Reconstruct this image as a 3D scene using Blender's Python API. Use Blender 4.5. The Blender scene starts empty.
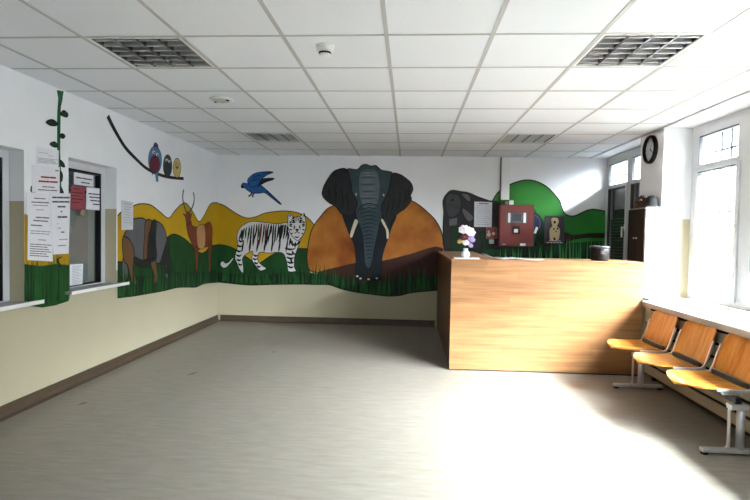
import bpy, bmesh, math, random
from mathutils import Vector, Matrix
random.seed(7)
PI = math.pi
SC = bpy.context.scene
COL = SC.collection

# ------------------------------------------------------------------ camera
FPX, YAW, PITCH, ROLL, CZ = 534.3, -.0634, -.0315, .0166, 1.357
def cam_axes():
    cy, sy, cp, sp, cr, sr = math.cos(YAW), math.sin(YAW), math.cos(PITCH), math.sin(PITCH), math.cos(ROLL), math.sin(ROLL)
    f = Vector((sy*cp, cy*cp, sp)); r = Vector((cy, -sy, 0)); u = r.cross(f)
    return cr*r + sr*u, -sr*r + cr*u, f
CR, CU, CF = cam_axes()
cam = bpy.data.objects.new('camera', bpy.data.cameras.new('camera'))
COL.objects.link(cam)
cam.matrix_world = Matrix(((CR.x, CU.x, -CF.x, 0), (CR.y, CU.y, -CF.y, 0), (CR.z, CU.z, -CF.z, CZ), (0, 0, 0, 1)))
cam.data.sensor_width = 36; cam.data.lens = FPX/750*36; cam.data.clip_start = .05
SC.camera = cam

def at(px, py, axis, v):
    """point of the plane axis = v that the photograph shows at (px, py)"""
    d = CR*((px-375)/FPX) + CU*((250-py)/FPX) + CF
    o = Vector((0, 0, CZ)); return o + d*((v-o[axis])/d[axis])

# room dimensions (metres)
XL, XR, YB, YF, ZC = -2.864, 2.573, 7.859, -2.5, 2.489
DADO = 1.552
GX, GY, G = -1.3507, 3.0822, .6

# ------------------------------------------------------------------ materials
def lin(c):
    return tuple((x/12.92 if x <= .04045 else ((x+.055)/1.055)**2.4) for x in (v/255 for v in c)) + (1,)
MATS = {}
def mat(name, rgb, rough=.6, metal=0., spec=.5, vary=.12, scale=8., stretch=(1, 1, 1), bump=0., coord='Object', detail=4., rgb2=None):
    if name in MATS: return MATS[name]
    m = bpy.data.materials.new(name); m.use_nodes = True
    nt = m.node_tree; b = nt.nodes['Principled BSDF']
    c = lin(rgb)
    tc = nt.nodes.new('ShaderNodeTexCoord'); mp = nt.nodes.new('ShaderNodeMapping'); mp.inputs['Scale'].default_value = stretch
    nz = nt.nodes.new('ShaderNodeTexNoise'); nz.inputs['Scale'].default_value = scale; nz.inputs['Detail'].default_value = detail
    rp = nt.nodes.new('ShaderNodeValToRGB')
    rp.color_ramp.elements[0].position = .3; rp.color_ramp.elements[1].position = .7
    if rgb2 is None:
        rp.color_ramp.elements[0].color = tuple(x*(1-vary) for x in c[:3]) + (1,)
        rp.color_ramp.elements[1].color = tuple(min(1, x*(1+vary)) for x in c[:3]) + (1,)
    else:
        rp.color_ramp.elements[0].color = c; rp.color_ramp.elements[1].color = lin(rgb2)
    L = nt.links.new
    L(tc.outputs[coord], mp.inputs['Vector']); L(mp.outputs['Vector'], nz.inputs['Vector']); L(nz.outputs['Fac'], rp.inputs['Fac']); L(rp.outputs['Color'], b.inputs['Base Color'])
    b.inputs['Roughness'].default_value = rough; b.inputs['Metallic'].default_value = metal; b.inputs['Specular IOR Level'].default_value = spec
    if bump:
        bp = nt.nodes.new('ShaderNodeBump'); bp.inputs['Strength'].default_value = bump; bp.inputs['Distance'].default_value = .01
        L(nz.outputs['Fac'], bp.inputs['Height']); L(bp.outputs['Normal'], b.inputs['Normal'])
    MATS[name] = m; return m

def wall_material(dado=DADO, face=None):
    m = bpy.data.materials.new('wall_paint'); m.use_nodes = True
    nt = m.node_tree; b = nt.nodes['Principled BSDF']; L = nt.links.new
    g = nt.nodes.new('ShaderNodeNewGeometry'); s = nt.nodes.new('ShaderNodeSeparateXYZ'); gt = nt.nodes.new('ShaderNodeMath'); gt.operation = 'GREATER_THAN'; gt.inputs[1].default_value = dado
    if face is not None:                            # the face is white further down than the window reveals
        lx = nt.nodes.new('ShaderNodeMath'); lx.operation = 'LESS_THAN'; lx.inputs[1].default_value = face; L(s.outputs['X'], lx.inputs[0])
        md = nt.nodes.new('ShaderNodeMath'); md.operation = 'MULTIPLY_ADD'; md.inputs[1].default_value = DADO-dado; md.inputs[2].default_value = dado; L(lx.outputs[0], md.inputs[0]); L(md.outputs[0], gt.inputs[1])
    mx = nt.nodes.new('ShaderNodeMix'); mx.data_type = 'RGBA'
    mx.inputs[6].default_value = lin((182, 174, 148)); mx.inputs[7].default_value = lin((243, 244, 247))
    nz = nt.nodes.new('ShaderNodeTexNoise'); nz.inputs['Scale'].default_value = 3; nz.inputs['Detail'].default_value = 6
    mr = nt.nodes.new('ShaderNodeMapRange'); mr.inputs[3].default_value = .94; mr.inputs[4].default_value = 1.04
    m2 = nt.nodes.new('ShaderNodeMix'); m2.data_type = 'RGBA'; m2.blend_type = 'MULTIPLY'; m2.inputs[0].default_value = 1
    L(g.outputs['Position'], s.inputs[0]); L(s.outputs['Z'], gt.inputs[0]); L(gt.outputs[0], mx.inputs[0])
    L(g.outputs['Position'], nz.inputs['Vector']); L(nz.outputs['Fac'], mr.inputs[0])
    L(mx.outputs[2], m2.inputs[6]); L(mr.outputs[0], m2.inputs[7]); L(m2.outputs[2], b.inputs['Base Color'])
    b.inputs['Roughness'].default_value = .55; b.inputs['Specular IOR Level'].default_value = .3
    return m
M_WALL = wall_material(); M_WALLB = wall_material(1.0); M_WALLL = wall_material(.95, XL-.002)

def floor_material():
    m = bpy.data.materials.new('linoleum'); m.use_nodes = True
    nt = m.node_tree; b = nt.nodes['Principled BSDF']; L = nt.links.new
    g = nt.nodes.new('ShaderNodeNewGeometry')
    mp = nt.nodes.new('ShaderNodeMapping'); mp.inputs['Scale'].default_value = (2.2, 12, 1)
    n1 = nt.nodes.new('ShaderNodeTexNoise'); n1.inputs['Scale'].default_value = 2.2; n1.inputs['Detail'].default_value = 8; n1.inputs['Roughness'].default_value = .7
    n2 = nt.nodes.new('ShaderNodeTexNoise'); n2.inputs['Scale'].default_value = .9; n2.inputs['Detail'].default_value = 3
    rp = nt.nodes.new('ShaderNodeValToRGB')
    rp.color_ramp.elements[0].position = .25; rp.color_ramp.elements[0].color = lin((115, 109, 99))
    rp.color_ramp.elements[1].position = .68; rp.color_ramp.elements[1].color = lin((142, 136, 126))
    mr = nt.nodes.new('ShaderNodeMapRange'); mr.inputs[3].default_value = .85; mr.inputs[4].default_value = 1.1
    m2 = nt.nodes.new('ShaderNodeMix'); m2.data_type = 'RGBA'; m2.blend_type = 'MULTIPLY'; m2.inputs[0].default_value = 1
    L(g.outputs['Position'], mp.inputs[0]); L(mp.outputs[0], n1.inputs[0]); L(n1.outputs['Fac'], rp.inputs[0])
    L(g.outputs['Position'], n2.inputs[0]); L(n2.outputs['Fac'], mr.inputs[0])
    L(rp.outputs[0], m2.inputs[6]); L(mr.outputs[0], m2.inputs[7]); L(m2.outputs[2], b.inputs['Base Color'])
    r2 = nt.nodes.new('ShaderNodeMapRange'); r2.inputs[3].default_value = .30; r2.inputs[4].default_value = .48
    L(n2.outputs['Fac'], r2.inputs[0]); L(r2.outputs[0], b.inputs['Roughness'])
    b.inputs['Specular IOR Level'].default_value = .5
    bp = nt.nodes.new('ShaderNodeBump'); bp.inputs['Strength'].default_value = .03; bp.inputs['Distance'].default_value = .003
    L(n1.outputs['Fac'], bp.inputs['Height']); L(bp.outputs[0], b.inputs['Normal'])
    return m

def wood_material(name, dark, light, axis_scale, plank=None, rough=.4):
    m = bpy.data.materials.new(name); m.use_nodes = True
    nt = m.node_tree; b = nt.nodes['Principled BSDF']; L = nt.links.new
    tc = nt.nodes.new('ShaderNodeTexCoord'); mp = nt.nodes.new('ShaderNodeMapping'); mp.inputs['Scale'].default_value = axis_scale
    n1 = nt.nodes.new('ShaderNodeTexNoise'); n1.inputs['Scale'].default_value = 3.0; n1.inputs['Detail'].default_value = 7; n1.inputs['Roughness'].default_value = .62
    rp = nt.nodes.new('ShaderNodeValToRGB'); rp.color_ramp.elements[0].position = .33; rp.color_ramp.elements[1].position = .66
    rp.color_ramp.elements[0].color = lin(dark); rp.color_ramp.elements[1].color = lin(light)
    L(tc.outputs['Object'], mp.inputs[0]); L(mp.outputs[0], n1.inputs[0]); L(n1.outputs['Fac'], rp.inputs[0])
    out = rp.outputs[0]
    if plank:                                      # staves of slightly different tone
        w, ln = plank
        s = nt.nodes.new('ShaderNodeSeparateXYZ'); L(tc.outputs['Object'], s.inputs[0])
        def math_node(op, a, bv):
            n = nt.nodes.new('ShaderNodeMath'); n.operation = op
            if isinstance(a, (int, float)): n.inputs[0].default_value = a
            else: L(a, n.inputs[0])
            if bv is not None:
                if isinstance(bv, (int, float)): n.inputs[1].default_value = bv
                else: L(bv, n.inputs[1])
            return n.outputs[0]
        row = math_node('FLOOR', math_node('DIVIDE', s.outputs['Z'], w), None)
        wn = nt.nodes.new('ShaderNodeTexWhiteNoise'); wn.noise_dimensions = '1D'; L(row, wn.inputs['W'])
        colx = math_node('FLOOR', math_node('ADD', math_node('DIVIDE', s.outputs['X'], ln), math_node('MULTIPLY', wn.outputs['Value'], 5.)), None)
        w2 = nt.nodes.new('ShaderNodeTexWhiteNoise'); w2.noise_dimensions = '2D'
        cb = nt.nodes.new('ShaderNodeCombineXYZ'); L(row, cb.inputs[0]); L(colx, cb.inputs[1]); L(cb.outputs[0], w2.inputs['Vector'])
        mr = nt.nodes.new('ShaderNodeMapRange'); mr.inputs[3].default_value = .84; mr.inputs[4].default_value = 1.08; L(w2.outputs['Value'], mr.inputs[0])
        mx = nt.nodes.new('ShaderNodeMix'); mx.data_type = 'RGBA'; mx.blend_type = 'MULTIPLY'; mx.inputs[0].default_value = 1
        L(out, mx.inputs[6]); L(mr.outputs[0], mx.inputs[7]); out = mx.outputs[2]
    L(out, b.inputs['Base Color']); b.inputs['Roughness'].default_value = rough; b.inputs['Specular IOR Level'].default_value = .4
    return m

def glass_material(name, gloss=.08, tint=(1, 1, 1, 1)):
    m = bpy.data.materials.new(name); m.use_nodes = True
    nt = m.node_tree; nt.nodes.clear(); L = nt.links.new
    o = nt.nodes.new('ShaderNodeOutputMaterial'); mx = nt.nodes.new('ShaderNodeMixShader')
    t = nt.nodes.new('ShaderNodeBsdfTransparent'); t.inputs[0].default_value = tint
    g = nt.nodes.new('ShaderNodeBsdfGlossy'); g.inputs['Roughness'].default_value = .03
    fr = nt.nodes.new('ShaderNodeLayerWeight'); fr.inputs[0].default_value = .25
    mr = nt.nodes.new('ShaderNodeMapRange'); mr.inputs[3].default_value = gloss; mr.inputs[4].default_value = min(1, gloss+.35)
    L(fr.outputs['Fresnel'], mr.inputs[0]); L(mr.outputs[0], mx.inputs[0]); L(t.outputs[0], mx.inputs[1]); L(g.outputs[0], mx.inputs[2]); L(mx.outputs[0], o.inputs[0])
    return m

M_FLOOR = floor_material()
M_WOOD = wood_material('oak_laminate', (128, 87, 53), (157, 114, 74), (.5, .5, 12), plank=(.062, .9), rough=.38)
M_PLY = wood_material('plywood', (164, 98, 32), (196, 132, 56), (1.2, 7, 1.2), rough=.22)
M_GLASS = glass_material('window_glass', .05)
M_GLASSD = glass_material('reception_glass', .05, (.93, .95, .95, 1))
M_TILE = mat('mineral_tile', (239, 242, 247), .9, vary=.025, scale=160, bump=.1, spec=.15)
M_TBAR = mat('ceiling_bar', (186, 186, 186), .45, vary=.03)
M_PVC = mat('white_pvc', (206, 209, 212), .35, vary=.02)
M_SILL = mat('white_sill', (236, 234, 230), .35, vary=.03)
M_SILLEDGE = mat('grey_sill_edge', (150, 150, 148), .35, vary=.05)
M_BASE = mat('brown_skirting', (74, 61, 46), .45, vary=.15, scale=12)
M_CREAM = mat('cream_board', (158, 148, 124), .5, vary=.08, scale=6)
M_BLACK = mat('black_plastic', (14, 14, 16), .5, spec=.25, vary=.2)
M_GASK = mat('grey_gasket', (70, 72, 76), .6)
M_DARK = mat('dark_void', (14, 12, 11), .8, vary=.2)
M_ALU = mat('brushed_aluminium', (212, 214, 218), .32, metal=.65, vary=.06, scale=30)
M_MIRROR = mat('louvre_mirror', (222, 223, 225), .4, metal=.4, vary=.04)
M_LDARK = mat('louvre_spine', (84, 85, 87), .3, metal=.8, vary=.05)
M_TRAY = mat('dim_reflector', (18, 18, 20), .35, metal=.6, vary=.1)
M_TUBE = mat('unlit_tube', (225, 226, 222), .3, vary=.02)
M_PAPER = mat('paper', (232, 232, 238), .8, vary=.03, scale=20)
M_PAPERG = mat('grey_paper', (200, 202, 208), .8, vary=.04, scale=20)
M_INK = mat('ink', (136, 136, 148), .8, vary=.1)
M_INKB = mat('bold_ink', (74, 74, 88), .8, vary=.1)
M_INKR = mat('red_ink', (150, 46, 50), .8, vary=.1)
M_REDP = mat('red_paper', (142, 60, 68), .8, vary=.06)
M_RED = mat('red_lacquer', (100, 18, 15), .4, vary=.06, scale=5)
M_WHITE = mat('white_plastic', (236, 236, 234), .4, vary=.02)
M_BROWND = mat('dark_brown_door', (36, 25, 23), .55, spec=.2, vary=.15, scale=4, stretch=(4, 4, .6))
M_BLIND = mat('grey_blind', (166, 172, 172), .6, vary=.08, scale=6, stretch=(1, 12, .3))
M_SHUT = mat('dark_shutter', (52, 54, 58), .5, vary=.1)
M_BARS = mat('pale_bars', (22, 28, 28), .6, spec=.1, vary=.05)

# ------------------------------------------------------------------ mesh builder
class MB:
    def __init__(self): self.v = []; self.f = []; self.m = []; self.s = []
    def add(self, vs, fs, mi=0, smooth=False):
        o = len(self.v); self.v += [tuple(p) for p in vs]
        for f in fs: self.f.append(tuple(i+o for i in f)); self.m.append(mi); self.s.append(smooth)
        return self
    def box(self, x0, x1, y0, y1, z0, z1, mi=0, bevel=0., T=None):
        if x0 > x1: x0, x1 = x1, x0
        if y0 > y1: y0, y1 = y1, y0
        if z0 > z1: z0, z1 = z1, z0
        if not bevel:
            vs = [(x, y, z) for x in (x0, x1) for y in (y0, y1) for z in (z0, z1)]
            fs = [(0, 1, 3, 2), (4, 6, 7, 5), (0, 4, 5, 1), (2, 3, 7, 6), (0, 2, 6, 4), (1, 5, 7, 3)]
            sm = False
        else:
            bm = bmesh.new(); bmesh.ops.create_cube(bm, size=1)
            for p in bm.verts: p.co = ((p.co.x+.5)*(x1-x0)+x0, (p.co.y+.5)*(y1-y0)+y0, (p.co.z+.5)*(z1-z0)+z0)
            bmesh.ops.bevel(bm, geom=bm.edges[:], offset=bevel, segments=2, profile=.5, affect='EDGES')
            bm.verts.index_update(); vs = [tuple(p.co) for p in bm.verts]; fs = [[q.index for q in f.verts] for f in bm.faces]; bm.free(); sm = False
        if T: vs = [T @ Vector(p) for p in vs]
        return self.add(vs, fs, mi, sm)
    def tube(self, pts, r, n=10, mi=0, caps=True, smooth=True):
        pts = [Vector(p) for p in pts]; rs = r if isinstance(r, (list, tuple)) else [r]*len(pts)
        vs = []; up = None
        for i, p in enumerate(pts):
            t = (pts[min(i+1, len(pts)-1)] - pts[max(i-1, 0)]).normalized()
            if up is None: up = Vector((0, 0, 1)) if abs(t.z) < .9 else Vector((1, 0, 0))
            a = t.cross(up).normalized(); up = a.cross(t).normalized()
            for k in range(n):
                q = 2*PI*k/n; vs.append(p + (a*math.cos(q) + up*math.sin(q))*rs[i])
        fs = []
        for i in range(len(pts)-1):
            for k in range(n): fs.append((i*n+k, i*n+(k+1) % n, (i+1)*n+(k+1) % n, (i+1)*n+k))
        if caps: fs += [tuple(range(n))[::-1], tuple(range((len(pts)-1)*n, len(pts)*n))]
        return self.add(vs, fs, mi, smooth)
    def lathe(self, prof, c=(0, 0, 0), n=24, mi=0, T=None, smooth=True, caps=True):
        vs = []; fs = []
        for r, z in prof:
            for k in range(n): vs.append(Vector((r*math.cos(2*PI*k/n), r*math.sin(2*PI*k/n), z)))
        for i in range(len(prof)-1):
            for k in range(n): fs.append((i*n+k, i*n+(k+1) % n, (i+1)*n+(k+1) % n, (i+1)*n+k))
        if caps: fs += [tuple(range(n))[::-1], tuple(range((len(prof)-1)*n, len(prof)*n))]
        if T: vs = [T @ p for p in vs]
        vs = [p + Vector(c) for p in vs]
        return self.add(vs, fs, mi, smooth)
    def ball(self, c, r, mi=0, n=12, T=None):
        r = r if isinstance(r, (list, tuple)) else (r, r, r); vs = []; fs = []; h = n//2+1
        for i in range(h+1):
            th = PI*i/h
            for k in range(n):
                p = Vector((r[0]*math.sin(th)*math.cos(2*PI*k/n), r[1]*math.sin(th)*math.sin(2*PI*k/n), r[2]*math.cos(th)))
                if T: p = T @ p
                vs.append(p + Vector(c))
        for i in range(h):
            for k in range(n): fs.append((i*n+k, (i+1)*n+k, (i+1)*n+(k+1) % n, i*n+(k+1) % n))
        return self.add(vs, fs, mi, True)
    def build(self, name, mats, parent=None, loc=None):
        me = bpy.data.meshes.new(name); v = self.v
        if loc is not None: v = [(p[0]-loc[0], p[1]-loc[1], p[2]-loc[2]) for p in v]
        me.from_pydata(v, [], self.f)
        for mm in (mats if isinstance(mats, (list, tuple)) else [mats]): me.materials.append(mm)
        me.polygons.foreach_set('material_index', self.m); me.polygons.foreach_set('use_smooth', self.s)
        bm = bmesh.new(); bm.from_mesh(me); bmesh.ops.remove_doubles(bm, verts=bm.verts, dist=1e-6) if len(me.vertices) < 3000 and any(self.s) else None
        bmesh.ops.recalc_face_normals(bm, faces=bm.faces); bm.to_mesh(me); bm.free(); me.update()
        o = bpy.data.objects.new(name, me); COL.objects.link(o)
        if loc is not None: o.location = loc
        if parent is not None:
            o.parent = parent
            if loc is None: o.location = -Vector(parent.location) if parent.parent is None else -(Vector(parent.location) + Vector(parent.parent.location))
        return o

def tag(o, label, cat, group=None, kind=None):
    o['label'] = label; o['category'] = cat
    if group: o['group'] = group
    if kind: o['kind'] = kind
    return o
def thing(name, label, cat, loc=(0, 0, 0), group=None):
    o = bpy.data.objects.new(name, None); COL.objects.link(o); o.location = loc; o.empty_display_size = .05
    return tag(o, label, cat, group)
def struct(o, label=None, cat=None):
    o['kind'] = 'structure'
    if label: o['label'] = label
    if cat: o['category'] = cat
    return o
def struct_empty(name, label, cat, loc):
    o = bpy.data.objects.new(name, None); COL.objects.link(o); o.location = loc; return struct(o, label, cat)
def copy_tree(o, parent=None):
    c = o.copy(); COL.objects.link(c)
    if parent is not None: c.parent = parent
    for ch in list(o.children): copy_tree(ch, c)
    return c

# ------------------------------------------------------------------ room shell
b = MB().box(-4.4, 3.6, YF-.2, YB+.3, -.15, 0)
for cx, cy, l, a in ((-2.02, 4.9, .16, .5), (-2.5, 3.95, .1, .4), (-1.5, 5.9, .05, .2)):            # scuffs near the left wall
    T = Matrix.Translation((cx, cy, .0006)) @ Matrix.Rotation(a+.7, 4, 'Z')
    b.add([T @ Vector(p) for p in ((-l/2, 0, 0), (0, -.012, 0), (l/2, 0, 0), (0, .01, 0))], [(0, 1, 2, 3)], 1)
struct(b.build('floor', [M_FLOOR, M_DARK]), 'grey beige streaked linoleum floor', 'floor')

# ceiling: 60 cm tiles in a bar grid, the four lamp fields left open
LAMPS = {(-1, 0), (4, 0), (-1, 5), (4, 5)}
b = MB()
xs = [XL] + [GX+G*c for c in range(-2, 7)] + [XR]
rows = list(range(-9, 9))
for i in range(len(xs)-1):
    for r in rows:
        if (i-3, r) in LAMPS: continue
        x0, x1 = xs[i], xs[i+1]; y0, y1 = GY+G*r, min(GY+G*(r+1), YB)
        if y1 - y0 < .05: continue
        b.add([(x0, y0, ZC), (x1, y0, ZC), (x1, y1, ZC), (x0, y1, ZC)], [(0, 3, 2, 1)], 0)
for c in range(-2, 7):
    x = GX+G*c; b.box(x-.012, x+.012, YF, YB, ZC-.004, ZC+.02, 1)
for r in range(-9, 9):
    y = GY+G*r
    if y < YB-.02:
        for i in range(len(xs)-1): b.box(xs[i]+.012, xs[i+1]-.012, y-.009, y+.009, ZC-.003, ZC+.02, 1)
b.box(-4.4, 3.6, YF-.2, YB+.3, ZC+.2, ZC+.3, 0)
struct(b.build('ceiling', [M_TILE, M_TBAR]), 'white suspended ceiling of square mineral tiles', 'ceiling')

# left wall with two recessed reception windows
W3 = (2.9, 3.811, .80, 1.93); W4 = (4.33, 5.07, .825, 1.95)
b = MB(); x0, x1 = XL-.25, XL; e = YB+.3
for y0, y1, z0, z1 in ((YF, W3[0], 0, ZC+.2), (W3[0], W3[1], 0, W3[2]), (W3[0], W3[1], W3[3], ZC+.2), (W3[1], W4[0], 0, ZC+.2),
                       (W4[0], W4[1], 0, W4[2]), (W4[0], W4[1], W4[3], ZC+.2), (W4[1], e, 0, ZC+.2)):
    b.box(x0, x1, y0, y1, z0, z1)
struct(b.build('wall_left', M_WALLL), 'left wall, white above a beige dado, with two reception windows', 'wall')
b = MB(); b.box(-4.4, -4.2, 2.2, 5.9, 0, ZC+.2); b.box(-4.2, x0-.001, 2.2, 2.4, 0, ZC+.2); b.box(-4.2, x0-.001, 5.7, 5.9, 0, ZC+.2)
struct(b.build('wall_office', M_WALL), 'walls of the office behind the reception windows', 'wall')
b = MB().box(XL, 3.6, YB, YB+.3, 0, ZC+.2)
struct(b.build('wall_back', M_WALLB), 'back wall, white above a beige dado, painted with animals', 'wall')
b = MB().box(-4.4, 3.6, YF-.2, YF, 0, ZC+.2)
struct(b.build('wall_front', M_WALL), 'wall behind the viewer', 'wall')

# right wall: piers and window recesses
XN, XFAR, ZS, SOF = 2.85, 2.80, .745, 2.478; XO = 3.30  # unseen outer face XO, wall thickened to keep sun off the back wall
NEAR = (3.86, 5.655); FAR = (6.2, YB); OFF = (-.35, 3.3)
b = MB()
b.box(XR, XO, FAR[0], NEAR[1], 0, ZC+.2); b.box(XR, XO, OFF[1], NEAR[0], 0, ZC+.2); b.box(XR, XO, YF, OFF[0], 0, ZC+.2)
for (y0, y1), xw in ((NEAR, XN), (FAR, XFAR), (OFF, XN)):
    b.box(xw, XO, y0, y1, 0, ZS-.02); b.box(XR+.001, XO, y0, y1, SOF, ZC+.2)
struct(b.build('wall_right', M_WALL), 'right wall with a clock pier between two window recesses', 'wall')
b = MB().box(XR-.022, XR+.004, YF, YB, ZC-.012, ZC-.0045)
b.box(XR-.005, XR+.004, YF, YB, ZC-.012, ZC+.02)
struct(b.build('trim_1', M_TBAR), 'grey edge profile where the ceiling meets the window wall', 'trim')

def skirting(name, p0, p1, n, label):
    # p0-p1 along the wall foot, n into the room: board with a coved foot
    p0, p1, n = Vector(p0), Vector(p1), Vector(n); prof = ((0, .09), (.010, .09), (.012, .035), (.022, .012), (.05, .002), (.05, 0), (0, 0))
    vs = [p + n*a + Vector((0, 0, z)) for p in (p0, p1) for a, z in prof]; k = len(prof)
    fs = [(i, (i+1) % k, k+(i+1) % k, k+i) for i in range(k)] + [tuple(range(k)), tuple(range(k, 2*k))]
    struct(MB().add(vs, fs).build(name, M_BASE), label, 'baseboard')
skirting('baseboard_left', (XL, YF, 0), (XL, YB, 0), (1, 0, 0), 'dark brown skirting along the left wall')
skirting('baseboard_back', (XL+.05, YB, 0), (.40, YB, 0), (0, -1, 0), 'dark brown skirting along the back wall')

# ------------------------------------------------------------------ daylight windows on the right
def make_window(name, label, x, yr, panes, zr, zl, zu, handles, grille):
    r = struct_empty(name, label, 'window', (x, (yr[0]+yr[1])/2, zr[0]))
    b = MB(); d = .07
    ys = [yr[1]]
    for hi, lo in panes: ys += [hi, lo]
    ys.append(yr[0])
    for i in range(0, len(ys), 2): b.box(x, x+d, ys[i+1], ys[i], zr[0], zr[1], 0, .004)
    for hi, lo in panes:
        for z0, z1 in ((zr[0], zl[0]), (zl[1], zu[0]), (zu[1], zr[1])): b.box(x+.001, x+d-.001, lo-.003, hi+.003, z0, z1)
    b.build('frame', M_PVC, r)
    for k, (hi, lo) in enumerate(panes):
        s = MB(); w = .055
        s.box(x-.018, x-.0005, hi, hi+w, zl[0]-w, zl[1]+w*.55, 0, .004); s.box(x-.018, x-.0005, lo-w, lo, zl[0]-w, zl[1]+w*.55, 0, .004)
        s.box(x-.018, x-.0005, lo, hi, zl[0]-w, zl[0], 0, .004); s.box(x-.018, x-.0005, lo, hi, zl[1], zl[1]+w*.55, 0, .004)
        sash = s.build('sash', M_PVC, r)
        MB().box(x+.03, x+.036, lo, hi, zl[0], zl[1]).build('pane', M_GLASS, sash)
        g = MB()
        for a0, a1, c0, c1 in ((lo, lo+.006, zl[0], zl[1]), (hi-.006, hi, zl[0], zl[1]), (lo, hi, zl[0], zl[0]+.006), (lo, hi, zl[1]-.012, zl[1])): g.box(x-.012, x+.028, a0, a1, c0, c1)
        g.build('gasket', M_GASK, sash)
        MB().box(x+.03, x+.036, lo, hi, zu[0], zu[1]).build('pane', M_GLASS, r)
        g = MB(); g.box(x-.002, x+.028, lo, hi, zu[1]-.012, zu[1]); g.box(x-.002, x+.028, hi-.005, hi, zu[0], zu[1])
        g.build('gasket', M_GASK, r)
        if k in handles:
            hy = lo-.03; hz = (zl[0]+zl[1])/2+.04
            h = MB().box(x-.028, x-.018, hy-.015, hy+.015, hz-.04, hz+.04, 0, .004)
            h.box(x-.055, x-.028, hy-.009, hy+.009, hz-.009, hz+.009, 0, .003); h.box(x-.066, x-.05, hy-.011, hy+.011, hz-.125, hz+.012, 0, .004)
            h.build('handle', M_WHITE, sash)
    if grille:
        g = MB(); gx = x+.2
        n = int((yr[1]-yr[0])/.155)
        for i in range(1, n):
            y = yr[0] + (yr[1]-yr[0])*i/n; g.tube([(gx, y, zr[0]), (gx, y, zr[1])], .011, 8)
        for z in (1.0, 1.62, 2.23): g.box(gx-.004, gx+.004, yr[0]+.01, yr[1]-.01, z-.012, z+.012)
        g.build('grille', M_BARS, r)
    return r
make_window('window_1', 'white framed window beside the row of seats', XN, (NEAR[0]+.01, NEAR[1]-.01), [(5.505, 4.88), (4.64, 4.01)], (ZS, SOF-.002), (.856, 2.013), (2.083, 2.365), (0,), True)
w2 = make_window('window_2', 'white framed window behind the counter with dark shuttered lower panes', XFAR, (FAR[0]+.01, FAR[1]-.002), [(7.755, 7.14), (6.98, 6.34)], (ZS, SOF-.002), (.856, 2.03), (2.08, 2.37), (0,), True)
sh = MB(); sx = XFAR+.042
sh.box(sx+.02, sx+.03, FAR[0]+.02, FAR[1]-.04, ZS, 2.05)
z = ZS+.01
while z < 1.58:
    sh.box(sx, sx+.02, FAR[0]+.03, FAR[1]-.04, z, z+.032, 0, .004); sh.box(sx+.004, sx+.019, FAR[0]+.03, FAR[1]-.04, z+.035, z+.040, 1); z += .043
sh.build('shutter', [M_SHUT, M_SILLEDGE], w2)
make_window('window_3', 'white framed window nearest the viewer', XN, (OFF[0]+.01, OFF[1]-.01), [(3.16, 2.43), (2.20, 1.47), (1.24, .51), (.3, -.24)], (ZS, SOF-.002), (.856, 2.013), (2.083, 2.365), (0,), False)
# window board along the whole wall
b = MB().box(2.283, XN-.001, .5, 5.342, ZS-.045, ZS-.002, 0, .003); b.box(2.272, 2.2825, .5, 5.342, ZS-.05, ZS-.004, 1)
b.box(2.43, XFAR-.001, 5.3425, 7.8, ZS-.045, ZS-.002, 0)
b.box(2.268, 2.33, 5.3405, 5.343, ZS-.055, ZS+.012, 2)
tag(b.build('window_sill', [M_SILL, M_SILLEDGE, M_BLACK]), 'long white window board with grey edge above the slatted cladding', 'window sill')
# slatted radiator cladding under it
t = thing('radiator_cladding', 'cream horizontal slats with dark gaps under the window board', 'radiator cover', (2.4, 3, 0))
s = MB(); z = .05
while z < .66:
    s.box(2.31, 2.326, .55, 5.342, z, min(z+.082, ZS-.054), 0, .003); z += .106
s.build('slats', M_CREAM, t)
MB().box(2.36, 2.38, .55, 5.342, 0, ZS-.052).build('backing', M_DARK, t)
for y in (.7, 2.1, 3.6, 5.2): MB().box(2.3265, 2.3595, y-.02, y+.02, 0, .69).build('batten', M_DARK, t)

# ------------------------------------------------------------------ reception windows on the left
def reception(name, label, W, dark):
    y0, y1, z0, z1 = W; xf = XL-.115
    r = struct_empty(name, label, 'window', (XL, (y0+y1)/2, z0))
    b = MB(); w = .065
    b.box(xf-.06, xf, y0+.002, y0+w, z0, z1-.002); b.box(xf-.06, xf, y1-w, y1-.002, z0, z1-.002); b.box(xf-.06, xf, y0+w, y1-w, z1-w, z1-.002); b.box(xf-.06, xf, y0+w, y1-w, z0, z0+.012)
    b.build('frame', M_PVC, r)
    g = MB(); g.box(xf-.05, xf-.004, y1-w-.022, y1-w, z0+.012, z1-w); g.box(xf-.05, xf-.004, y0+w, y1-w-.022, z1-w-.018, z1-w)
    g.box(xf-.05, xf-.004, y0+w, y1-w-.022, z0+.012, z0+.022); g.box(xf-.03, xf-.008, y0+w, y1-w-.022, z1-w-.20, z1-w-.185)
    g.build('gasket', M_BLACK, r)
    MB().box(xf-.03, xf-.025, y0+w, y1-w, z0+.012, z1-w).build('pane', M_GLASSD, r)
    MB().box(xf-.066, xf-.062, y0-.02, y1+.02, z0-.05, z1+.05).build('blind', M_DARK if dark else M_BLIND, r)
    s = MB().box(xf, XL+.055, y0+.001, y1-.001, z0-.001, z0+.004, 0); s.box(XL+.001, XL+.058, y0-.05, y1+.13, z0-.024, z0-.0015, 0, .004); s.box(XL+.0585, XL+.062, y0-.05, y1+.13, z0-.026, z0+.003, 1)
    s.build('ledge', [M_SILLEDGE, M_WHITE], r)
    return r
reception('window_4', 'reception window with red and white notices on its glass', W4, False)
reception('window_5', 'reception window cut by the left edge of the picture', W3, True)

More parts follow.
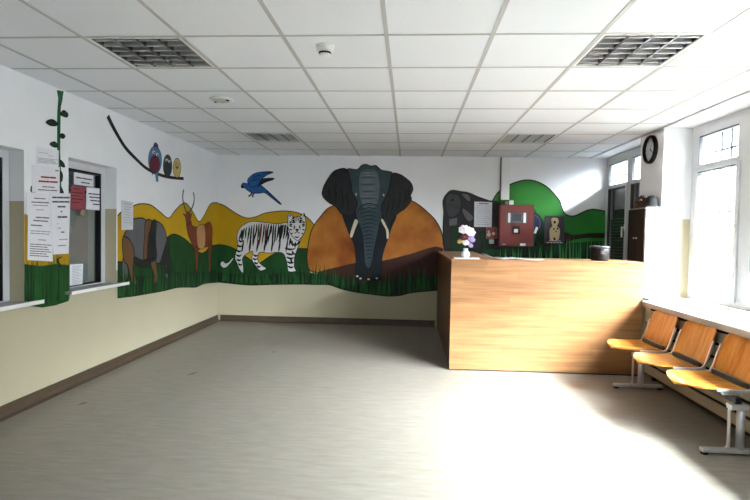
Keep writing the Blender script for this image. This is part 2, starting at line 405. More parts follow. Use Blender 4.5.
# ------------------------------------------------------------------ ceiling lamps, detector, vent
def make_lamp():
    t = thing('ceiling_light', '', 'ceiling light', (0, 0, ZC))
    h = G/2-.012
    f = MB()
    for a in ((-h, h, -h, -h+.016), (-h, h, h-.016, h), (-h, -h+.016, -h+.016, h-.016), (h-.016, h, -h+.016, h-.016)): f.box(*a, -.003, .012)
    f.build('frame', M_WHITE, t, (0, 0, 0))
    k = MB(); g = h-.002
    k.box(-g, g, -g, g, .10, .104); k.box(-g, -g+.003, -g, g, .012, .10); k.box(g-.003, g, -g, g, .012, .10); k.box(-g, g, -g, -g+.003, .012, .10); k.box(-g, g, g-.003, g, .012, .10)
    k.build('tray', M_TRAY, t, (0, 0, 0))
    iw = h-.018; w = 2*iw/4
    sp = MB()
    for i in range(5):
        x = -iw+w*i
        vs = []
        for y in (-iw, iw): vs += [(x-.007, y, .0), (x+.007, y, .0), (x+.002, y, .05), (x-.002, y, .05)]
        sp.add(vs, [(0, 1, 5, 4), (1, 2, 6, 5), (2, 3, 7, 6), (3, 0, 4, 7), (0, 3, 2, 1), (4, 5, 6, 7)])
    bl = sp
    for i in range(4):
        xa, xb = -iw+w*i+.007, -iw+w*(i+1)-.007
        for j in range(6):
            y = -iw + 2*iw*(j+.5)/6
            bl.add([(xa, y-.007, .002), (xb, y-.007, .002), (xb, y+.007, .002), (xa, y+.007, .002), (xa, y, .04), (xb, y, .04)], [(0, 1, 2, 3), (0, 4, 5, 1), (3, 2, 5, 4), (0, 3, 4), (1, 5, 2)], 1)
    bl.build('louvre', [M_LDARK, M_MIRROR], t, (0, 0, 0))
    for i in range(4):
        x = -iw+w*(i+.5); MB().tube([(x, -iw+.01, .072), (x, iw-.01, .072)], .013, 10).build('fluorescent_tube', M_TUBE, t, (0, 0, 0))
    return t
LAB = {(-1, 0): 'louvred square ceiling light at the near left', (4, 0): 'louvred square ceiling light at the near right, toward the windows',
       (-1, 5): 'far left louvred ceiling light above the parrot painting', (4, 5): 'far right louvred ceiling light above the red panel'}
lamp = make_lamp()
for i, k in enumerate(sorted(LAMPS)):
    o = lamp if i == 0 else copy_tree(lamp)
    o.location = (GX+G*(k[0]+.5), GY+G*(k[1]+.5), ZC); o['label'] = LAB[k]; o['group'] = 'louvred ceiling lights'
p = at(325, 49, 2, ZC-.02)
t = thing('smoke_detector', 'round white smoke detector on a ceiling tile', 'smoke detector', (p.x, p.y, ZC))
MB().lathe([(.055, 0), (.055, -.012), (.05, -.018)], n=28).build('base', M_WHITE, t, (0, 0, 0))
MB().lathe([(.046, -.018), (.05, -.022), (.05, -.034), (.042, -.04)], n=28).build('body', M_WHITE, t, (0, 0, 0))
v = MB()
for k in range(14):
    T = Matrix.Rotation(2*PI*k/14, 4, 'Z'); v.box(.03, .037, -.0045, .0045, -.052, -.040, 0, 0, T)
v.lathe([(.028, -.04), (.028, -.052)], n=20, mi=0); v.build('sensor_slots', M_BLACK, t, (0, 0, 0))
MB().lathe([(.036, -.052), (.034, -.058), (.02, -.062), (.004, -.063)], n=24).build('cap', M_WHITE, t, (0, 0, 0))
p = at(221.5, 100, 2, ZC-.01)
t = thing('ceiling_vent', 'small round white fitting set in a left ceiling tile', 'vent', (p.x, p.y, ZC))
MB().lathe([(.07, .0), (.095, -.002), (.1, -.006), (.096, -.014), (.08, -.016), (.074, -.01), (.07, -.0005)], n=32, caps=False).build('rim', M_WHITE, t, (0, 0, 0))
MB().lathe([(.066, -.004), (.064, -.018), (.04, -.026), (.003, -.028)], n=32).build('disc', mat('dull_white', (190, 190, 180), .5), t, (0, 0, 0))
for a in (-.4, 2.7): MB().ball((.068*math.cos(a), .068*math.sin(a), -.02), (.014, .014, .007)).build('clip', M_BLACK, t, (0, 0, 0))

# ------------------------------------------------------------------ reception counter
CX0, CX1, CY = .424, 2.284, 5.35
t = thing('reception_counter', 'wood laminate reception counter with a tall plain front', 'counter', (CX0, CY, 0))
MB().box(CX0, CX1, CY, CY+.022, .012, 1.092, 0, .002).build('front_panel', M_WOOD, t)
MB().box(CX0, CX0+.022, CY+.0225, YB-.015, .012, 1.092, 0, .002).build('side_panel', wood_material('oak_side_shaded', (66, 40, 24), (88, 56, 34), (.7, .7, 9), rough=.4), t)  # same oak as the front, its shade mixed into a darker colour
b = MB().box(CX0-.004, CX1, CY-.006, CY+.62, 1.0925, 1.113, 0, .003); b.box(CX0-.004, CX0+.5, CY+.6205, YB-.015, 1.0925, 1.113, 0, .003)
b.build('countertop', M_WOOD, t)
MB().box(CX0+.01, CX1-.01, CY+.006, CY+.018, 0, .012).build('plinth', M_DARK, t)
# shallow cabinet against the clock pier, on a white box standing on the sill
CA = (2.428, XR-.002, 5.662, 6.08)
t = thing('low_white_box', 'plain white box on the window board under the brown doored cabinet', 'box', (2.5, 5.87, ZS))
MB().box(CA[0], CA[1], CA[2], CA[3], ZS, 1.098, 0, .003).build('body', M_WHITE, t)
MB().box(CA[0]-.002, CA[1], CA[2]-.002, CA[3], 1.0985, 1.104, 0).build('edge', M_CREAM, t)
t = thing('wall_cabinet', 'small white cabinet with dark brown doors against the clock pier', 'cabinet', (2.5, 5.87, 1.1045))
b = MB(); x0, x1, y0, y1 = CA; z0, z1 = 1.105, 1.66
b.box(x0, x1, y0, y0+.014, z0, z1, 0, .002); b.box(x0, x1, y1-.014, y1, z0, z1, 0, .002); b.box(x0, x1, y0+.0145, y1-.0145, z0, z0+.014); b.box(x0, x1, y0+.0145, y1-.0145, z1-.014, z1); b.box(x1-.006, x1, y0+.0145, y1-.0145, z0+.0145, z1-.0145)
b.build('body', M_WHITE, t)
MB().box(x0-.003, x1, y0, y1, z1+.0005, z1+.012, 0, .002).build('top_board', M_CREAM, t)
ym = (y0+y1)/2
for a0, a1, s in ((y0+.003, ym-.0015, 1), (ym+.0015, y1-.003, -1)):
    d = MB().box(x0-.016, x0-.001, a0, a1, z0+.003, z1-.003, 0, .002).build('door', M_BROWND, t)
    yk = a1-.03 if s > 0 else a0+.03
    MB().ball((x0-.024, yk, 1.35), .009).build('knob', M_ALU, d)
ZT = z1+.0125

# soft toys and a dark cap on the cabinet
M_FURB = mat('brown_plush', (66, 38, 22), .95, vary=.35, scale=60, bump=.5)
M_FURD = mat('dark_plush', (16, 15, 17), .95, vary=.3, scale=60, bump=.5)
M_FURT = mat('tan_plush', (110, 78, 54), .95, vary=.3, scale=60, bump=.5)
def plush(name, label, loc, s, m, m2):
    t = thing(name, label, 'soft toy', loc, 'soft toys on the cabinet')
    bd = MB().ball((0, 0, .05*s), (.045*s, .05*s, .052*s)).ball((-.02*s, .045*s, .02*s), (.03*s, .02*s, .02*s)).ball((-.02*s, -.045*s, .02*s), (.03*s, .02*s, .02*s))
    bd.ball((-.02*s, .045*s, .065*s), (.022*s, .018*s, .03*s)).ball((-.02*s, -.045*s, .065*s), (.022*s, .018*s, .03*s)); bd.build('body', m, t, (0, 0, 0))
    hd = MB().ball((-.008*s, 0, .122*s), (.036*s, .038*s, .035*s)); hd.build('head', m, t, (0, 0, 0))
    for q in (-1, 1): MB().ball((0, q*.032*s, .152*s), (.009*s, .015*s, .015*s)).build('ear', m2, t, (0, 0, 0))
    MB().ball((-.042*s, 0, .113*s), (.016*s, .017*s, .013*s)).build('muzzle', m2, t, (0, 0, 0))
    for q in (-1, 1): MB().ball((-.038*s, q*.014*s, .133*s), .005*s).build('eye', M_BLACK, t, (0, 0, 0))
    return t
plush('plush_toy', 'tan soft toy at the far end of the cabinet top', (2.492, 6.042, ZT), .56, M_FURT, M_FURB)
plush('plush_toy', 'brown soft toy in the middle of the cabinet top', (2.50, 5.95, ZT), .86, M_FURB, M_FURT)
plush('plush_toy', 'small brown and white soft toy next to the dark hat', (2.482, 5.848, ZT), .76, M_FURB, mat('white_plush', (200, 196, 190), .95, vary=.1, scale=60))
t = thing('hat', 'dark rounded hat lying at the near end of the cabinet top', 'hat', (2.50, 5.727, ZT))
MB().lathe([(.06, .0), (.062, .03), (.058, .07), (.048, .1), (.026, .118), (.002, .122)], n=20).build('crown', M_FURD, t, (0, 0, 0))
MB().lathe([(.064, .0), (.066, .008), (.0632, .022), (.0628, .01), (.064, 0)], n=20, caps=False).build('band', mat('grey_band', (30, 30, 36), .8), t, (0, 0, 0))

# wall clock on the pier
c = Vector((XR, 5.925, 2.30))
t = thing('wall_clock', 'round wall clock with a dark rim on the pier between the windows', 'clock', c)
T = Matrix.Rotation(-PI/2, 4, 'Y')
MB().lathe([(.122, .0), (.15, .0), (.152, .02), (.145, .038), (.13, .042), (.122, .03), (.122, .0005)], n=40, T=T, caps=False).build('rim', mat('navy_rim', (10, 11, 18), .5, spec=.2, vary=.1), t, (0, 0, 0))
MB().lathe([(.1215, .002), (.1215, .01), (.001, .0101)], n=40, T=T, smooth=False).build('face', mat('clock_face', (188, 198, 206), .5, vary=.04), t, (0, 0, 0))
for k in range(12):
    a = 2*PI*k/12; R = Matrix.Rotation(a, 4, 'X'); MB().box(-.0125, -.0112, -.003 if k % 3 else -.005, .003 if k % 3 else .005, .095, .115, 0, 0, R).build('hour_mark', M_INKB, t, (0, 0, 0))
for ln, w, a, nm in ((.065, .005, 2.2, 'hour_hand'), (.1, .0035, .5, 'minute_hand')):
    MB().box(-.016 if nm[0] == 'm' else -.014, -.0148 if nm[0] == 'm' else -.0128, -w, w, -.015, ln, 0, 0, Matrix.Rotation(a, 4, 'X')).build(nm, M_BLACK, t, (0, 0, 0))

# ------------------------------------------------------------------ row of three seats on a beam
BX = 2.07
t = thing('seat_row', 'row of three plywood seats on a metal beam along the window wall', 'bench', (BX, 4.3, 0))
MB().box(BX-.02, BX+.02, 3.44, 4.94, .325, .365, 0, .006).build('beam', mat('dark_steel', (60, 60, 64), .35, metal=.7), t)
def seat_pts(cy, hw):
    # plywood pan: rounded front edge, gentle dish
    prof = [(1.775, .432), (1.79, .441), (1.83, .446), (1.92, .441), (2.02, .433), (2.12, .428), (2.2, .43)]
    return prof
def pan(cy, prof, hw, th, narrow, nrm):
    fine = spline(prof, 6); acc = [0.]
    for p, q in zip(fine, fine[1:]): acc.append(acc[-1]+math.hypot(q[0]-p[0], q[1]-p[1]))
    ss = [.5-.5*math.cos(PI*k/28) for k in range(29)]; prof = []; at_ = []
    for s_ in ss:                                   # even rows, denser towards both ends
        d = s_*acc[-1]; k = max(0, min(len(acc)-2, next((q-1 for q in range(1, len(acc)) if acc[q] >= d), len(acc)-2))); f = (d-acc[k])/max(1e-9, acc[k+1]-acc[k])
        prof.append(tuple(fine[k][c]+(fine[k+1][c]-fine[k][c])*f for c in (0, 1))); at_.append(s_)
    vs = []; fs = []; N = 14; n = len(prof)
    for layer in (0, 1):
        for i, (x, z) in enumerate(prof):
            w = hw*narrow(at_[i])
            for k in range(N+1):
                u = -1+2*k/N; off = th*layer
                dish = -.012*(1-u*u)
                px, pz = nrm(x, z, off, dish); vs.append((px, cy+u*w, pz))
    S = N+1; H = n*S
    for i in range(n-1):
        for k in range(N):
            a = i*S+k; fs.append((a, a+1, a+S+1, a+S)); fs.append((H+a, H+a+S, H+a+S+1, H+a+1))
    for i in range(n-1):
        a = i*S; fs.append((a, a+S, H+a+S, H+a)); a = i*S+N; fs.append((a, H+a, H+a+S, a+S))
    for k in range(N):
        fs.append((k, H+k, H+k+1, k+1)); a = (n-1)*S+k; fs.append((a, a+1, H+a+1, H+a))
    return MB().add(vs, fs, 0, True)
def spline(P, n):
    out = []
    for i in range(len(P)-1):
        p0, p1, p2, p3 = P[max(i-1, 0)], P[i], P[i+1], P[min(i+2, len(P)-1)]
        for j in range(n):
            s = j/n; out.append(tuple(.5*((2*p1[q]) + (-p0[q]+p2[q])*s + (2*p0[q]-5*p1[q]+4*p2[q]-p3[q])*s*s + (-p0[q]+3*p1[q]-3*p2[q]+p3[q])*s**3) for q in range(len(p1))))
    out.append(tuple(P[-1])); return out
for cy in (4.86, 4.295, 3.73):
    prof = spline([(1.815, .390), (1.828, .402), (1.87, .410), (1.96, .409), (2.06, .407), (2.16, .408)], 4)
    def nar(s): return math.sqrt(max(.0, 1-(1-min(s/.36, 1))**2.3*.96))
    sw = pan(cy, prof, .225, -.011, nar, lambda x, z, off, d: (x, z+off+d)); so = sw.build('seat', M_PLY, t); so.data.set_sharp_from_angle(angle=.7)
    bp = spline([(2.19, .432), (2.208, .485), (2.235, .57), (2.262, .65), (2.285, .70), (2.296, .722)], 4)
    def narb(s): return math.sqrt(max(0, 1-max(0, (s-.68)/.32)**2.6*.66))
    bo = pan(cy, bp, .218, .011, narb, lambda x, z, off, d: (x+off-d*1.3, z)).build('backrest', M_PLY, t); bo.data.set_sharp_from_angle(angle=.7)
    pad = MB(); pad.box(2.168, 2.187, cy-.205, cy+.205, .396, .434, 0, .006, None); pad.build('rear_strip', mat('dark_grey_rubber', (56, 52, 46), .6), t)
    for q in (-1, 1):
        y = cy+q*.236; P = spline([(1.97, .397), (2.06, .395), (2.14, .395), (2.175, .404), (2.196, .43), (2.222, .51), (2.252, .605)], 4)
        br = MB(); vs = []; fs = []
        for i, (x, z) in enumerate(P):
            a = P[max(i-1, 0)]; c2 = P[min(i+1, len(P)-1)]; tx, tz = c2[0]-a[0], c2[1]-a[1]; l = math.hypot(tx, tz); nx, nz = -tz/l, tx/l; w = .008
            for yy in (y-.008, y+.008): vs += [(x-nx*w, yy, z-nz*w), (x+nx*w, yy, z+nz*w)]
        for i in range(len(P)-1):
            o = i*4; fs += [(o, o+1, o+5, o+4), (o+2, o+6, o+7, o+3), (o, o+4, o+6, o+2), (o+1, o+3, o+7, o+5)]
        fs += [(0, 2, 3, 1), tuple(len(vs)-4+k for k in (0, 1, 3, 2))]
        br.add(vs, fs); br.build('side_bracket', M_ALU, t)
    for q in (-.2175, .2175): MB().box(BX-.06, BX+.06, cy+q-.0175, cy+q+.0175, .3655, .3865, 0, .004).build('seat_mount', M_ALU, t)
    MB().box(1.93, 1.95, cy-.03, cy+.03, .372, .392, 0, .004).build('seat_clip', M_ALU, t)
for cy in (4.90, 3.455):
    lg = MB()
    lg.tube([(BX+.025, cy, .04), (BX+.025, cy, .3)], .024, 16)                       # round column
    P = spline([(1.875, .042), (1.94, .043), (2.0, .045), (2.018, .055), (2.022, .08), (2.022, .2), (2.022, .30)], 4)
    vs = []; fs = []
    for i, (x, z) in enumerate(P):
        for yy in (cy-.014, cy+.014): vs += [(x-.0, yy, z), (x+.007, yy, z-.009)]
    for i in range(len(P)-1):
        o = i*4; fs += [(o, o+1, o+5, o+4), (o+2, o+6, o+7, o+3), (o, o+4, o+6, o+2), (o+1, o+3, o+7, o+5)]
    fs += [(0, 2, 3, 1), tuple(len(vs)-4+k for k in (0, 1, 3, 2))]
    lg.add(vs, fs)
    lg.box(1.86, 2.285, cy-.024, cy+.024, .016, .042, 0, .006)
    lg.box(BX-.05, BX+.055, cy-.03, cy+.03, .292, .3245, 0, .004)
    lo = lg.build('leg', M_ALU, t)
    for x in (1.882, 2.262): MB().lathe([(.02, 0), (.022, .004), (.018, .016)], (x, cy, 0), 14).build('foot_pad', M_BLACK, lo)

# ------------------------------------------------------------------ things on the counter
ZT = 1.1135
M_PORC = mat('white_porcelain', (232, 230, 232), .25, vary=.03)
vx, vy = .575, 5.47
t = thing('flower_vase', 'small white vase of flowers at the left end of the counter', 'vase', (vx, vy, ZT+.0125))
MB().lathe([(.030, 0), (.034, .004), (.045, .022), (.046, .036), (.036, .056), (.024, .07), (.022, .08), (.028, .092), (.025, .092), (.018, .08), (.019, .07)], n=24).build('body', M_PORC, t, (0, 0, 0))
MB().lathe([(.0252, .066), (.027, .072), (.0245, .078), (.0235, .075), (.0252, .066)], n=24, caps=False).build('neck_ring', M_ALU, t, (0, 0, 0))
bq = thing('flower_bouquet', 'bunch of white, lilac, wine red and yellow flowers in the white vase', 'flowers', (vx, vy, ZT+.0125+.085))
def flower(label, dx, dz, r, m, dy=0):
    t = MB().tube([(0, 0, 0), (dx*.4, dy*.4, dz*.6), (dx, dy, dz)], .0025, 6).build('flower', mat('stem_green', (36, 62, 34), .7), bq, (0, 0, 0)); t['label'] = label
    r *= 1.3; TF = Matrix.Rotation(.95, 4, 'X') @ Matrix.Rotation(dx*9, 4, 'Y')
    pb = MB()
    for ring, (n, tilt, rr) in enumerate(((7, .35, 1.), (5, .9, .75))):
        for k in range(n):
            T = Matrix.Rotation(2*PI*k/n+ring*.3, 4, 'Z') @ Matrix.Rotation(-tilt, 4, 'Y')
            pb.ball((dx, dy, dz), (r*.55*rr, r*.42*rr, r*.22), 0, 8, None)
            o = len(pb.v)
            # move this petal outwards from the flower's heart
            nv = (8//2+2)*8
            for q in range(o-nv, o):
                v = Vector(pb.v[q])-Vector((dx, dy, dz)); v = TF @ (T @ (v+Vector((r*.5*rr, 0, 0)))); pb.v[q] = tuple(v+Vector((dx, dy, dz)))
    pb.build('petals', m, t, (0, 0, 0))
    MB().ball(Vector((dx, dy, dz))+TF@Vector((0, 0, r*.3)), r*.2).build('heart', mat('pollen', (196, 160, 60), .8), t, (0, 0, 0))
M_FW = mat('white_petal', (236, 226, 232), .6, vary=.06); M_FP = mat('lilac_petal', (150, 132, 180), .6, vary=.15); M_FR = mat('wine_petal', (96, 24, 36), .6, vary=.2); M_FY = mat('yellow_petal', (206, 176, 92), .6, vary=.1)
flower('large white flower at the top left of the vase', -.022, .19, .045, M_FW, -.01)
flower('large white flower at the top right of the vase', .035, .168, .048, M_FW, .005)
flower('dark red flower in the middle of the vase', -.015, .115, .034, M_FR, -.02)
flower('lilac flower on the right of the vase', .05, .098, .034, M_FP, -.01)
flower('yellow flower on the left of the vase', -.055, .075, .026, M_FY, -.005)
flower('small white flower low in the middle of the vase', -.005, .062, .03, M_FW, -.03)
flower('small lilac flower drooping above the vase neck at right', .042, .035, .024, M_FP, -.02)
t = thing('notebook', 'thin white notebook under the flower vase', 'notebook', (.58, 5.47, ZT))
MB().box(.46, .71, 5.40, 5.56, ZT+.001, ZT+.0105, 0).build('pages', M_PAPER, t)
b = MB().box(.457, .713, 5.397, 5.563, ZT+.011, ZT+.0122); b.box(.457, .713, 5.397, 5.563, ZT, ZT+.0008); b.build('cover', M_PAPERG, t)
def sheet(label, cx, cy, w, d, rz, curl, z):
    b = MB(); N = 10; vs = []
    T = Matrix.Translation((cx, cy, 0)) @ Matrix.Rotation(rz, 4, 'Z')
    for la in (0, 1):
        for j in (0, 1):
            for i in range(N+1):
                u = i/N; vs.append(T @ Vector((w*(u-.5), d*(j-.5), z+curl*(1-u)**3+curl*.5*max(0, u-.7)**2*6+la*.0012)))
    S = N+1; fs = []
    for i in range(N): fs += [(i, i+1, S+i+1, S+i), (2*S+i, 3*S+i, 3*S+i+1, 2*S+i+1), (i, 2*S+i, 2*S+i+1, i+1), (S+i, S+i+1, 3*S+i+1, 3*S+i)]
    fs += [(0, S, 3*S, 2*S), (N, 2*S+N, 3*S+N, S+N)]
    b.add(vs, fs, 0, False)
    return tag(b.build('paper_sheet', M_PAPER), label, 'paper', 'loose papers on the counter')
sheet('curled white sheet on the counter nearest the vase', .90, 5.55, .26, .2, .1, .05, ZT+.0005)
sheet('white sheet lying flat on the counter below the red panel', 1.20, 5.52, .32, .2, -.06, .02, ZT+.0005)
sheet('small white sheet between the two larger counter papers', 1.02, 5.72, .18, .14, .3, .012, ZT+.0005)
t = thing('black_tub', 'round black tub at the right end of the counter', 'tub', (1.955, 5.62, ZT))
MB().lathe([(.078, 0), (.086, .006), (.092, .08), (.094, .14), (.088, .14), (.084, .02), (.002, .015)], n=32).build('body', M_BLACK, t, (0, 0, 0))
MB().lathe([(.096, .13), (.099, .132), (.099, .148), (.09, .15), (.0895, .1415), (.096, .1405)], n=32, caps=False).build('rim', mat('grey_rim', (60, 64, 62), .35), t, (0, 0, 0))
MB().box(-.02, .025, -.098, -.0925, .07, .1).build('tag', mat('dark_brown_tag', (70, 52, 44), .6), t, (0, 0, 0))

# ------------------------------------------------------------------ fire panel and the small things on the back wall
YP = YB-.13
a = at(500, 204.5, 1, YP); c = at(533.5, 247, 1, YP)
t = thing('alarm_panel', 'red metal alarm panel on the back wall behind the counter', 'alarm panel', ((a.x+c.x)/2, YB, c.z))
MB().box(a.x, c.x, YP+.012, YB-.006, c.z, a.z, 0, .006).build('body', M_RED, t)
MB().box(a.x+.004, c.x-.004, YP, YP+.0115, c.z+.004, a.z-.004, 0, .004).build('door', M_RED, t)
def on(px, py, y=YP): return at(px, py, 1, y)
p0, p1 = on(506.5, 212.5), on(527, 223)
d = MB().box(p0.x, p1.x, YP-.006, YP-.0003, p1.z, p0.z, 0, .002).build('display', mat('display_grey', (66, 72, 80), .3), t)
p0, p1 = on(512.5, 214), on(521, 221); MB().box(p0.x, p1.x, YP-.009, YP-.0064, p1.z, p0.z).build('screen', mat('screen_dark', (36, 42, 52), .15), d)
for q in (508, 523.5):
    p0, p1 = on(q, 212.8), on(q+2.2, 222.8); MB().box(p0.x, p1.x, YP-.009, YP-.0064, p1.z, p0.z).build('label_strip', M_WHITE, d)
p0, p1 = on(512.7, 226), on(519.5, 233.8)
k = MB().box(p0.x, p1.x, YP-.03, YP-.0003, p1.z, p0.z, 0, .004).build('key_box', M_BLACK, t)
p0, p1 = on(514, 229, YP-.03), on(517.8, 232.6, YP-.03); MB().box(p0.x, p1.x, YP-.033, YP-.0305, p1.z, p0.z).build('tag', M_WHITE, k)
p0, p1 = on(520, 243.3), on(525.5, 245.8); MB().box(p0.x, p1.x, YP-.002, YP-.0003, p1.z, p0.z).build('sticker', M_WHITE, t)
p0, p1 = on(502, 243.6), on(506, 245); MB().box(p0.x, p1.x, YP-.002, YP-.0003, p1.z, p0.z).build('sticker', M_SILLEDGE, t)
a, c = on(509.5, 199, YP+.05), on(513.5, 204, YP+.05)
zt = on(500, 204.5).z
t = thing('small_box', 'small white box on top of the red panel', 'box', ((a.x+c.x)/2, YP+.05, zt+.001))
MB().box(a.x, c.x, YP+.04, YP+.09, zt+.001, zt+.066, 0, .003).build('body', M_WHITE, t)
MB().box(a.x-.001, c.x+.001, YP+.039, YP+.091, zt+.052, zt+.068).build('lid', M_PAPERG, t)
tag(MB().lathe([(.02, 0), (.024, .03), (.02, .045), (.004, .048)], (a.x-.035, YP+.07, zt+.001), 14).build('small_pot', M_SILLEDGE), 'small grey pot on top of the red panel beside the white box', 'pot')
a, c = on(502, 155, YB-.03), on(509, 204, YB-.03)
t = thing('cable_trunking', 'white vertical cable trunking from the ceiling to the red panel', 'cable duct', ((a.x+c.x)/2, YB, 1.81))
MB().box(a.x, c.x, YB-.04, YB-.0098, zt+.075, ZC-.006, 0, .003).build('duct', M_WHITE, t)
MB().tube([(a.x-.011, YB-.025, zt+.005), (a.x-.011, YB-.025, ZC-.006)], .009, 8).build('edge_tube', mat('edge_grey', (96, 96, 100), .5), t)  # thin grey tube down the left edge of the duct
# small things hanging right of the panel
px, pz = on(530.8, 229, YP+.05).x, on(530.8, 229, YP+.05).z
t = thing('hanging_tag', 'small white tag hanging at the right side of the red panel', 'tag', (px+.055, YP+.03, pz))
MB().box(.0, .034, -.01, .0, -.06, .035, 0, .006, Matrix.Rotation(.35, 4, 'Y')).build('tag', M_WHITE, t, (0, 0, 0))
k = MB().tube([(.01, 0, .03), (-.005, .0, .07)], .003, 6); k.tube([(.02, 0, -.055), (.03, .0, -.12), (.012, .0, -.18), (.03, 0, -.23)], .006, 6); k.box(.0, .03, -.006, .006, -.24, -.19, 0, .003)
k.build('cord', M_BLACK, t, (0, 0, 0))

# paper notices ------------------------------------------------------------
def quad_notice(name, label, cat, corners, n, lines, mats, group=None, th=.0012, off=.001, border=None):
    """flat sheet through four wall points (tl, tr, br, bl); lines = (v, height, u0, u1, ink, words)"""
    tl, tr, br, bl = [Vector(p)+Vector(n)*off for p in corners]; n = Vector(n)
    b = MB(); q = [tl, tr, br, bl]
    b.add(q+[p+n*th for p in q], [(0, 1, 2, 3), (4, 7, 6, 5), (0, 4, 5, 1), (1, 5, 6, 2), (2, 6, 7, 3), (3, 7, 4, 0)], 0)
    def P(u, v): return (tl*(1-u)+tr*u)*(1-v) + (bl*(1-u)+br*u)*v + n*(th+.0006)
    rnd = random.Random(len(label)*7+len(lines))
    for v, h, u0, u1, ink, words in lines:
        cuts = sorted([u0]+[u0+(u1-u0)*(k+rnd.uniform(.75, 1.25)-.0)/words if 0 < k+1 < words else u1 for k in range(words)])
        for k in range(len(cuts)-1):
            ua, ub = cuts[k]+(.012 if k else 0), cuts[k+1]
            if ub-ua < .01: continue
            h2 = h*.38
            b.add([P(ua, v-h2), P(ub, v-h2), P(ub, v+h2), P(ua, v+h2)], [(0, 1, 2, 3)], ink)
    if border:
        for (ua, va, ub, vb) in ((0, 0, 1, .02), (0, .98, 1, 1), (0, 0, .03, 1), (.97, 0, 1, 1)):
            b.add([P(ua, va), P(ub, va), P(ub, vb), P(ua, vb)], [(0, 1, 2, 3)], border)
    return tag(b.build(name, mats, None, tuple((tl+br)/2)), label, cat, group)
def Lp(px, py, x=XL): return at(px, py, 0, x)
def Bp(px, py, y=YB): return at(px, py, 1, y)
PM = [M_PAPER, M_INK, M_INKB, M_INKR]
def para(v0, v1, n, u0=.1, u1=.9, h=.018, ink=1): return [(v0+(v1-v0)*k/max(1, n-1), h, u0, u1-(.25*((k*37) % 10)/10), ink, 4) for k in range(n)]
GN = 'notices beside the reception window'
nx = (1, 0, 0)
quad_notice('paper_notice', 'uppermost white notice between the reception windows, under the painted vine', 'notice', [Lp(36.5, 146.5), Lp(58.5, 150.5), Lp(58.3, 166), Lp(36, 164.5)], nx,
            para(.3, .38, 1, .08, .5, .03)+para(.42, .43, 1, .5, .75, .03)+para(.62, .86, 4, .06, .98, .035), PM, GN)
quad_notice('paper_notice', 'wide white notice with two bold red lines', 'notice', [Lp(31.5, 165), Lp(59.2, 167), Lp(59.2, 193.5), Lp(31.5, 192)], nx,
            [(.15, .05, .82, .96, 2, 1), (.42, .085, .3, .85, 3, 2), (.58, .085, .22, .92, 3, 2), (.78, .045, .35, .8, 2, 2), (.9, .045, .2, .9, 2, 3)], PM, GN, off=.0032)
quad_notice('paper_notice', 'white notice under the red lettered one, left of the long sheet', 'notice', [Lp(25.3, 192), Lp(49, 193.5), Lp(49.3, 216), Lp(25.6, 215)], nx,
            [(.25, .05, .3, .8, 2, 2), (.42, .06, .2, .95, 2, 3), (.55, .05, .25, .9, 1, 3), (.75, .04, .4, .7, 1, 1)], PM, GN, off=.0058)
quad_notice('paper_notice', 'largest white notice, bottom left between the reception windows', 'notice', [Lp(26.8, 212.5), Lp(51.5, 214), Lp(51.6, 261.5), Lp(26.3, 260)], nx,
            [(.09, .03, .3, .85, 2, 2), (.16, .03, .2, .8, 2, 2), (.26, .03, .1, .55, 2, 2), (.38, .022, .1, .9, 1, 4), (.43, .022, .1, .85, 1, 4), (.56, .025, .4, .7, 1, 1)]+para(.66, .9, 6, .08, .95, .022, 2), PM, GN, off=.0084)
quad_notice('paper_notice', 'long white notice hanging right of the lower ones', 'notice', [Lp(48.2, 193), Lp(69.2, 193.5), Lp(67.2, 253.5), Lp(52, 254.5)], nx,
            [(.07, .035, .1, .95, 2, 3), (.14, .035, .1, .95, 2, 3), (.22, .035, .35, .75, 2, 2), (.3, .03, .5, .58, 2, 1), (.39, .04, .33, .85, 2, 2), (.5, .02, .3, .36, 1, 1), (.57, .02, .32, .5, 1, 1), (.64, .028, .5, .7, 2, 1), (.76, .02, .4, .9, 1, 3), (.86, .025, .3, .8, 1, 3)], PM, GN, off=.011)
quad_notice('paper_notice', 'grey white notice in a sleeve over the grazing animal', 'notice', [Lp(120.5, 200.3), Lp(132.2, 202), Lp(132, 229.6), Lp(120.3, 230)], nx,
            [(.1, .03, .2, .8, 1, 2)]+para(.2, .75, 7, .15, .9, .02), [M_PAPERG, M_INK, M_INKB, M_INKR], off=.0105)
XG = XL-.115-.025
GW = 'notices on the reception window glass'
quad_notice('paper_notice', 'white notice at the top of the reception window glass', 'notice', [Lp(71.6, 172, XG), Lp(91.2, 175.6, XG), Lp(91.2, 186.8, XG), Lp(71.7, 184.4, XG)], nx,
            [(.4, .14, .1, .92, 2, 2), (.75, .13, .35, .8, 2, 2)], PM, GW, off=.02)
quad_notice('paper_notice', 'red notice on the reception window glass', 'notice', [Lp(69, 185.3, XG), Lp(82.8, 187.3, XG), Lp(82.8, 209.5, XG), Lp(69, 209, XG)], nx,
            [(.12, .05, .1, .6, 1, 1), (.28, .06, .05, .85, 1, 2), (.42, .05, .05, .6, 1, 1), (.56, .06, .05, .85, 1, 2), (.7, .05, .05, .6, 1, 1)], [M_REDP, mat('dark_red_ink', (70, 20, 30), .8)], GW, off=.018)
quad_notice('paper_notice', 'white notice with four bold lines right of the red one', 'notice', [Lp(84.6, 187.2, XG), Lp(103, 189, XG), Lp(102.4, 210.8, XG), Lp(84, 209.2, XG)], nx,
            [(.28, .075, .1, .92, 2, 3), (.43, .075, .15, .85, 2, 2), (.58, .075, .2, .9, 2, 2), (.74, .075, .35, .7, 2, 1)], PM, GW, off=.018)
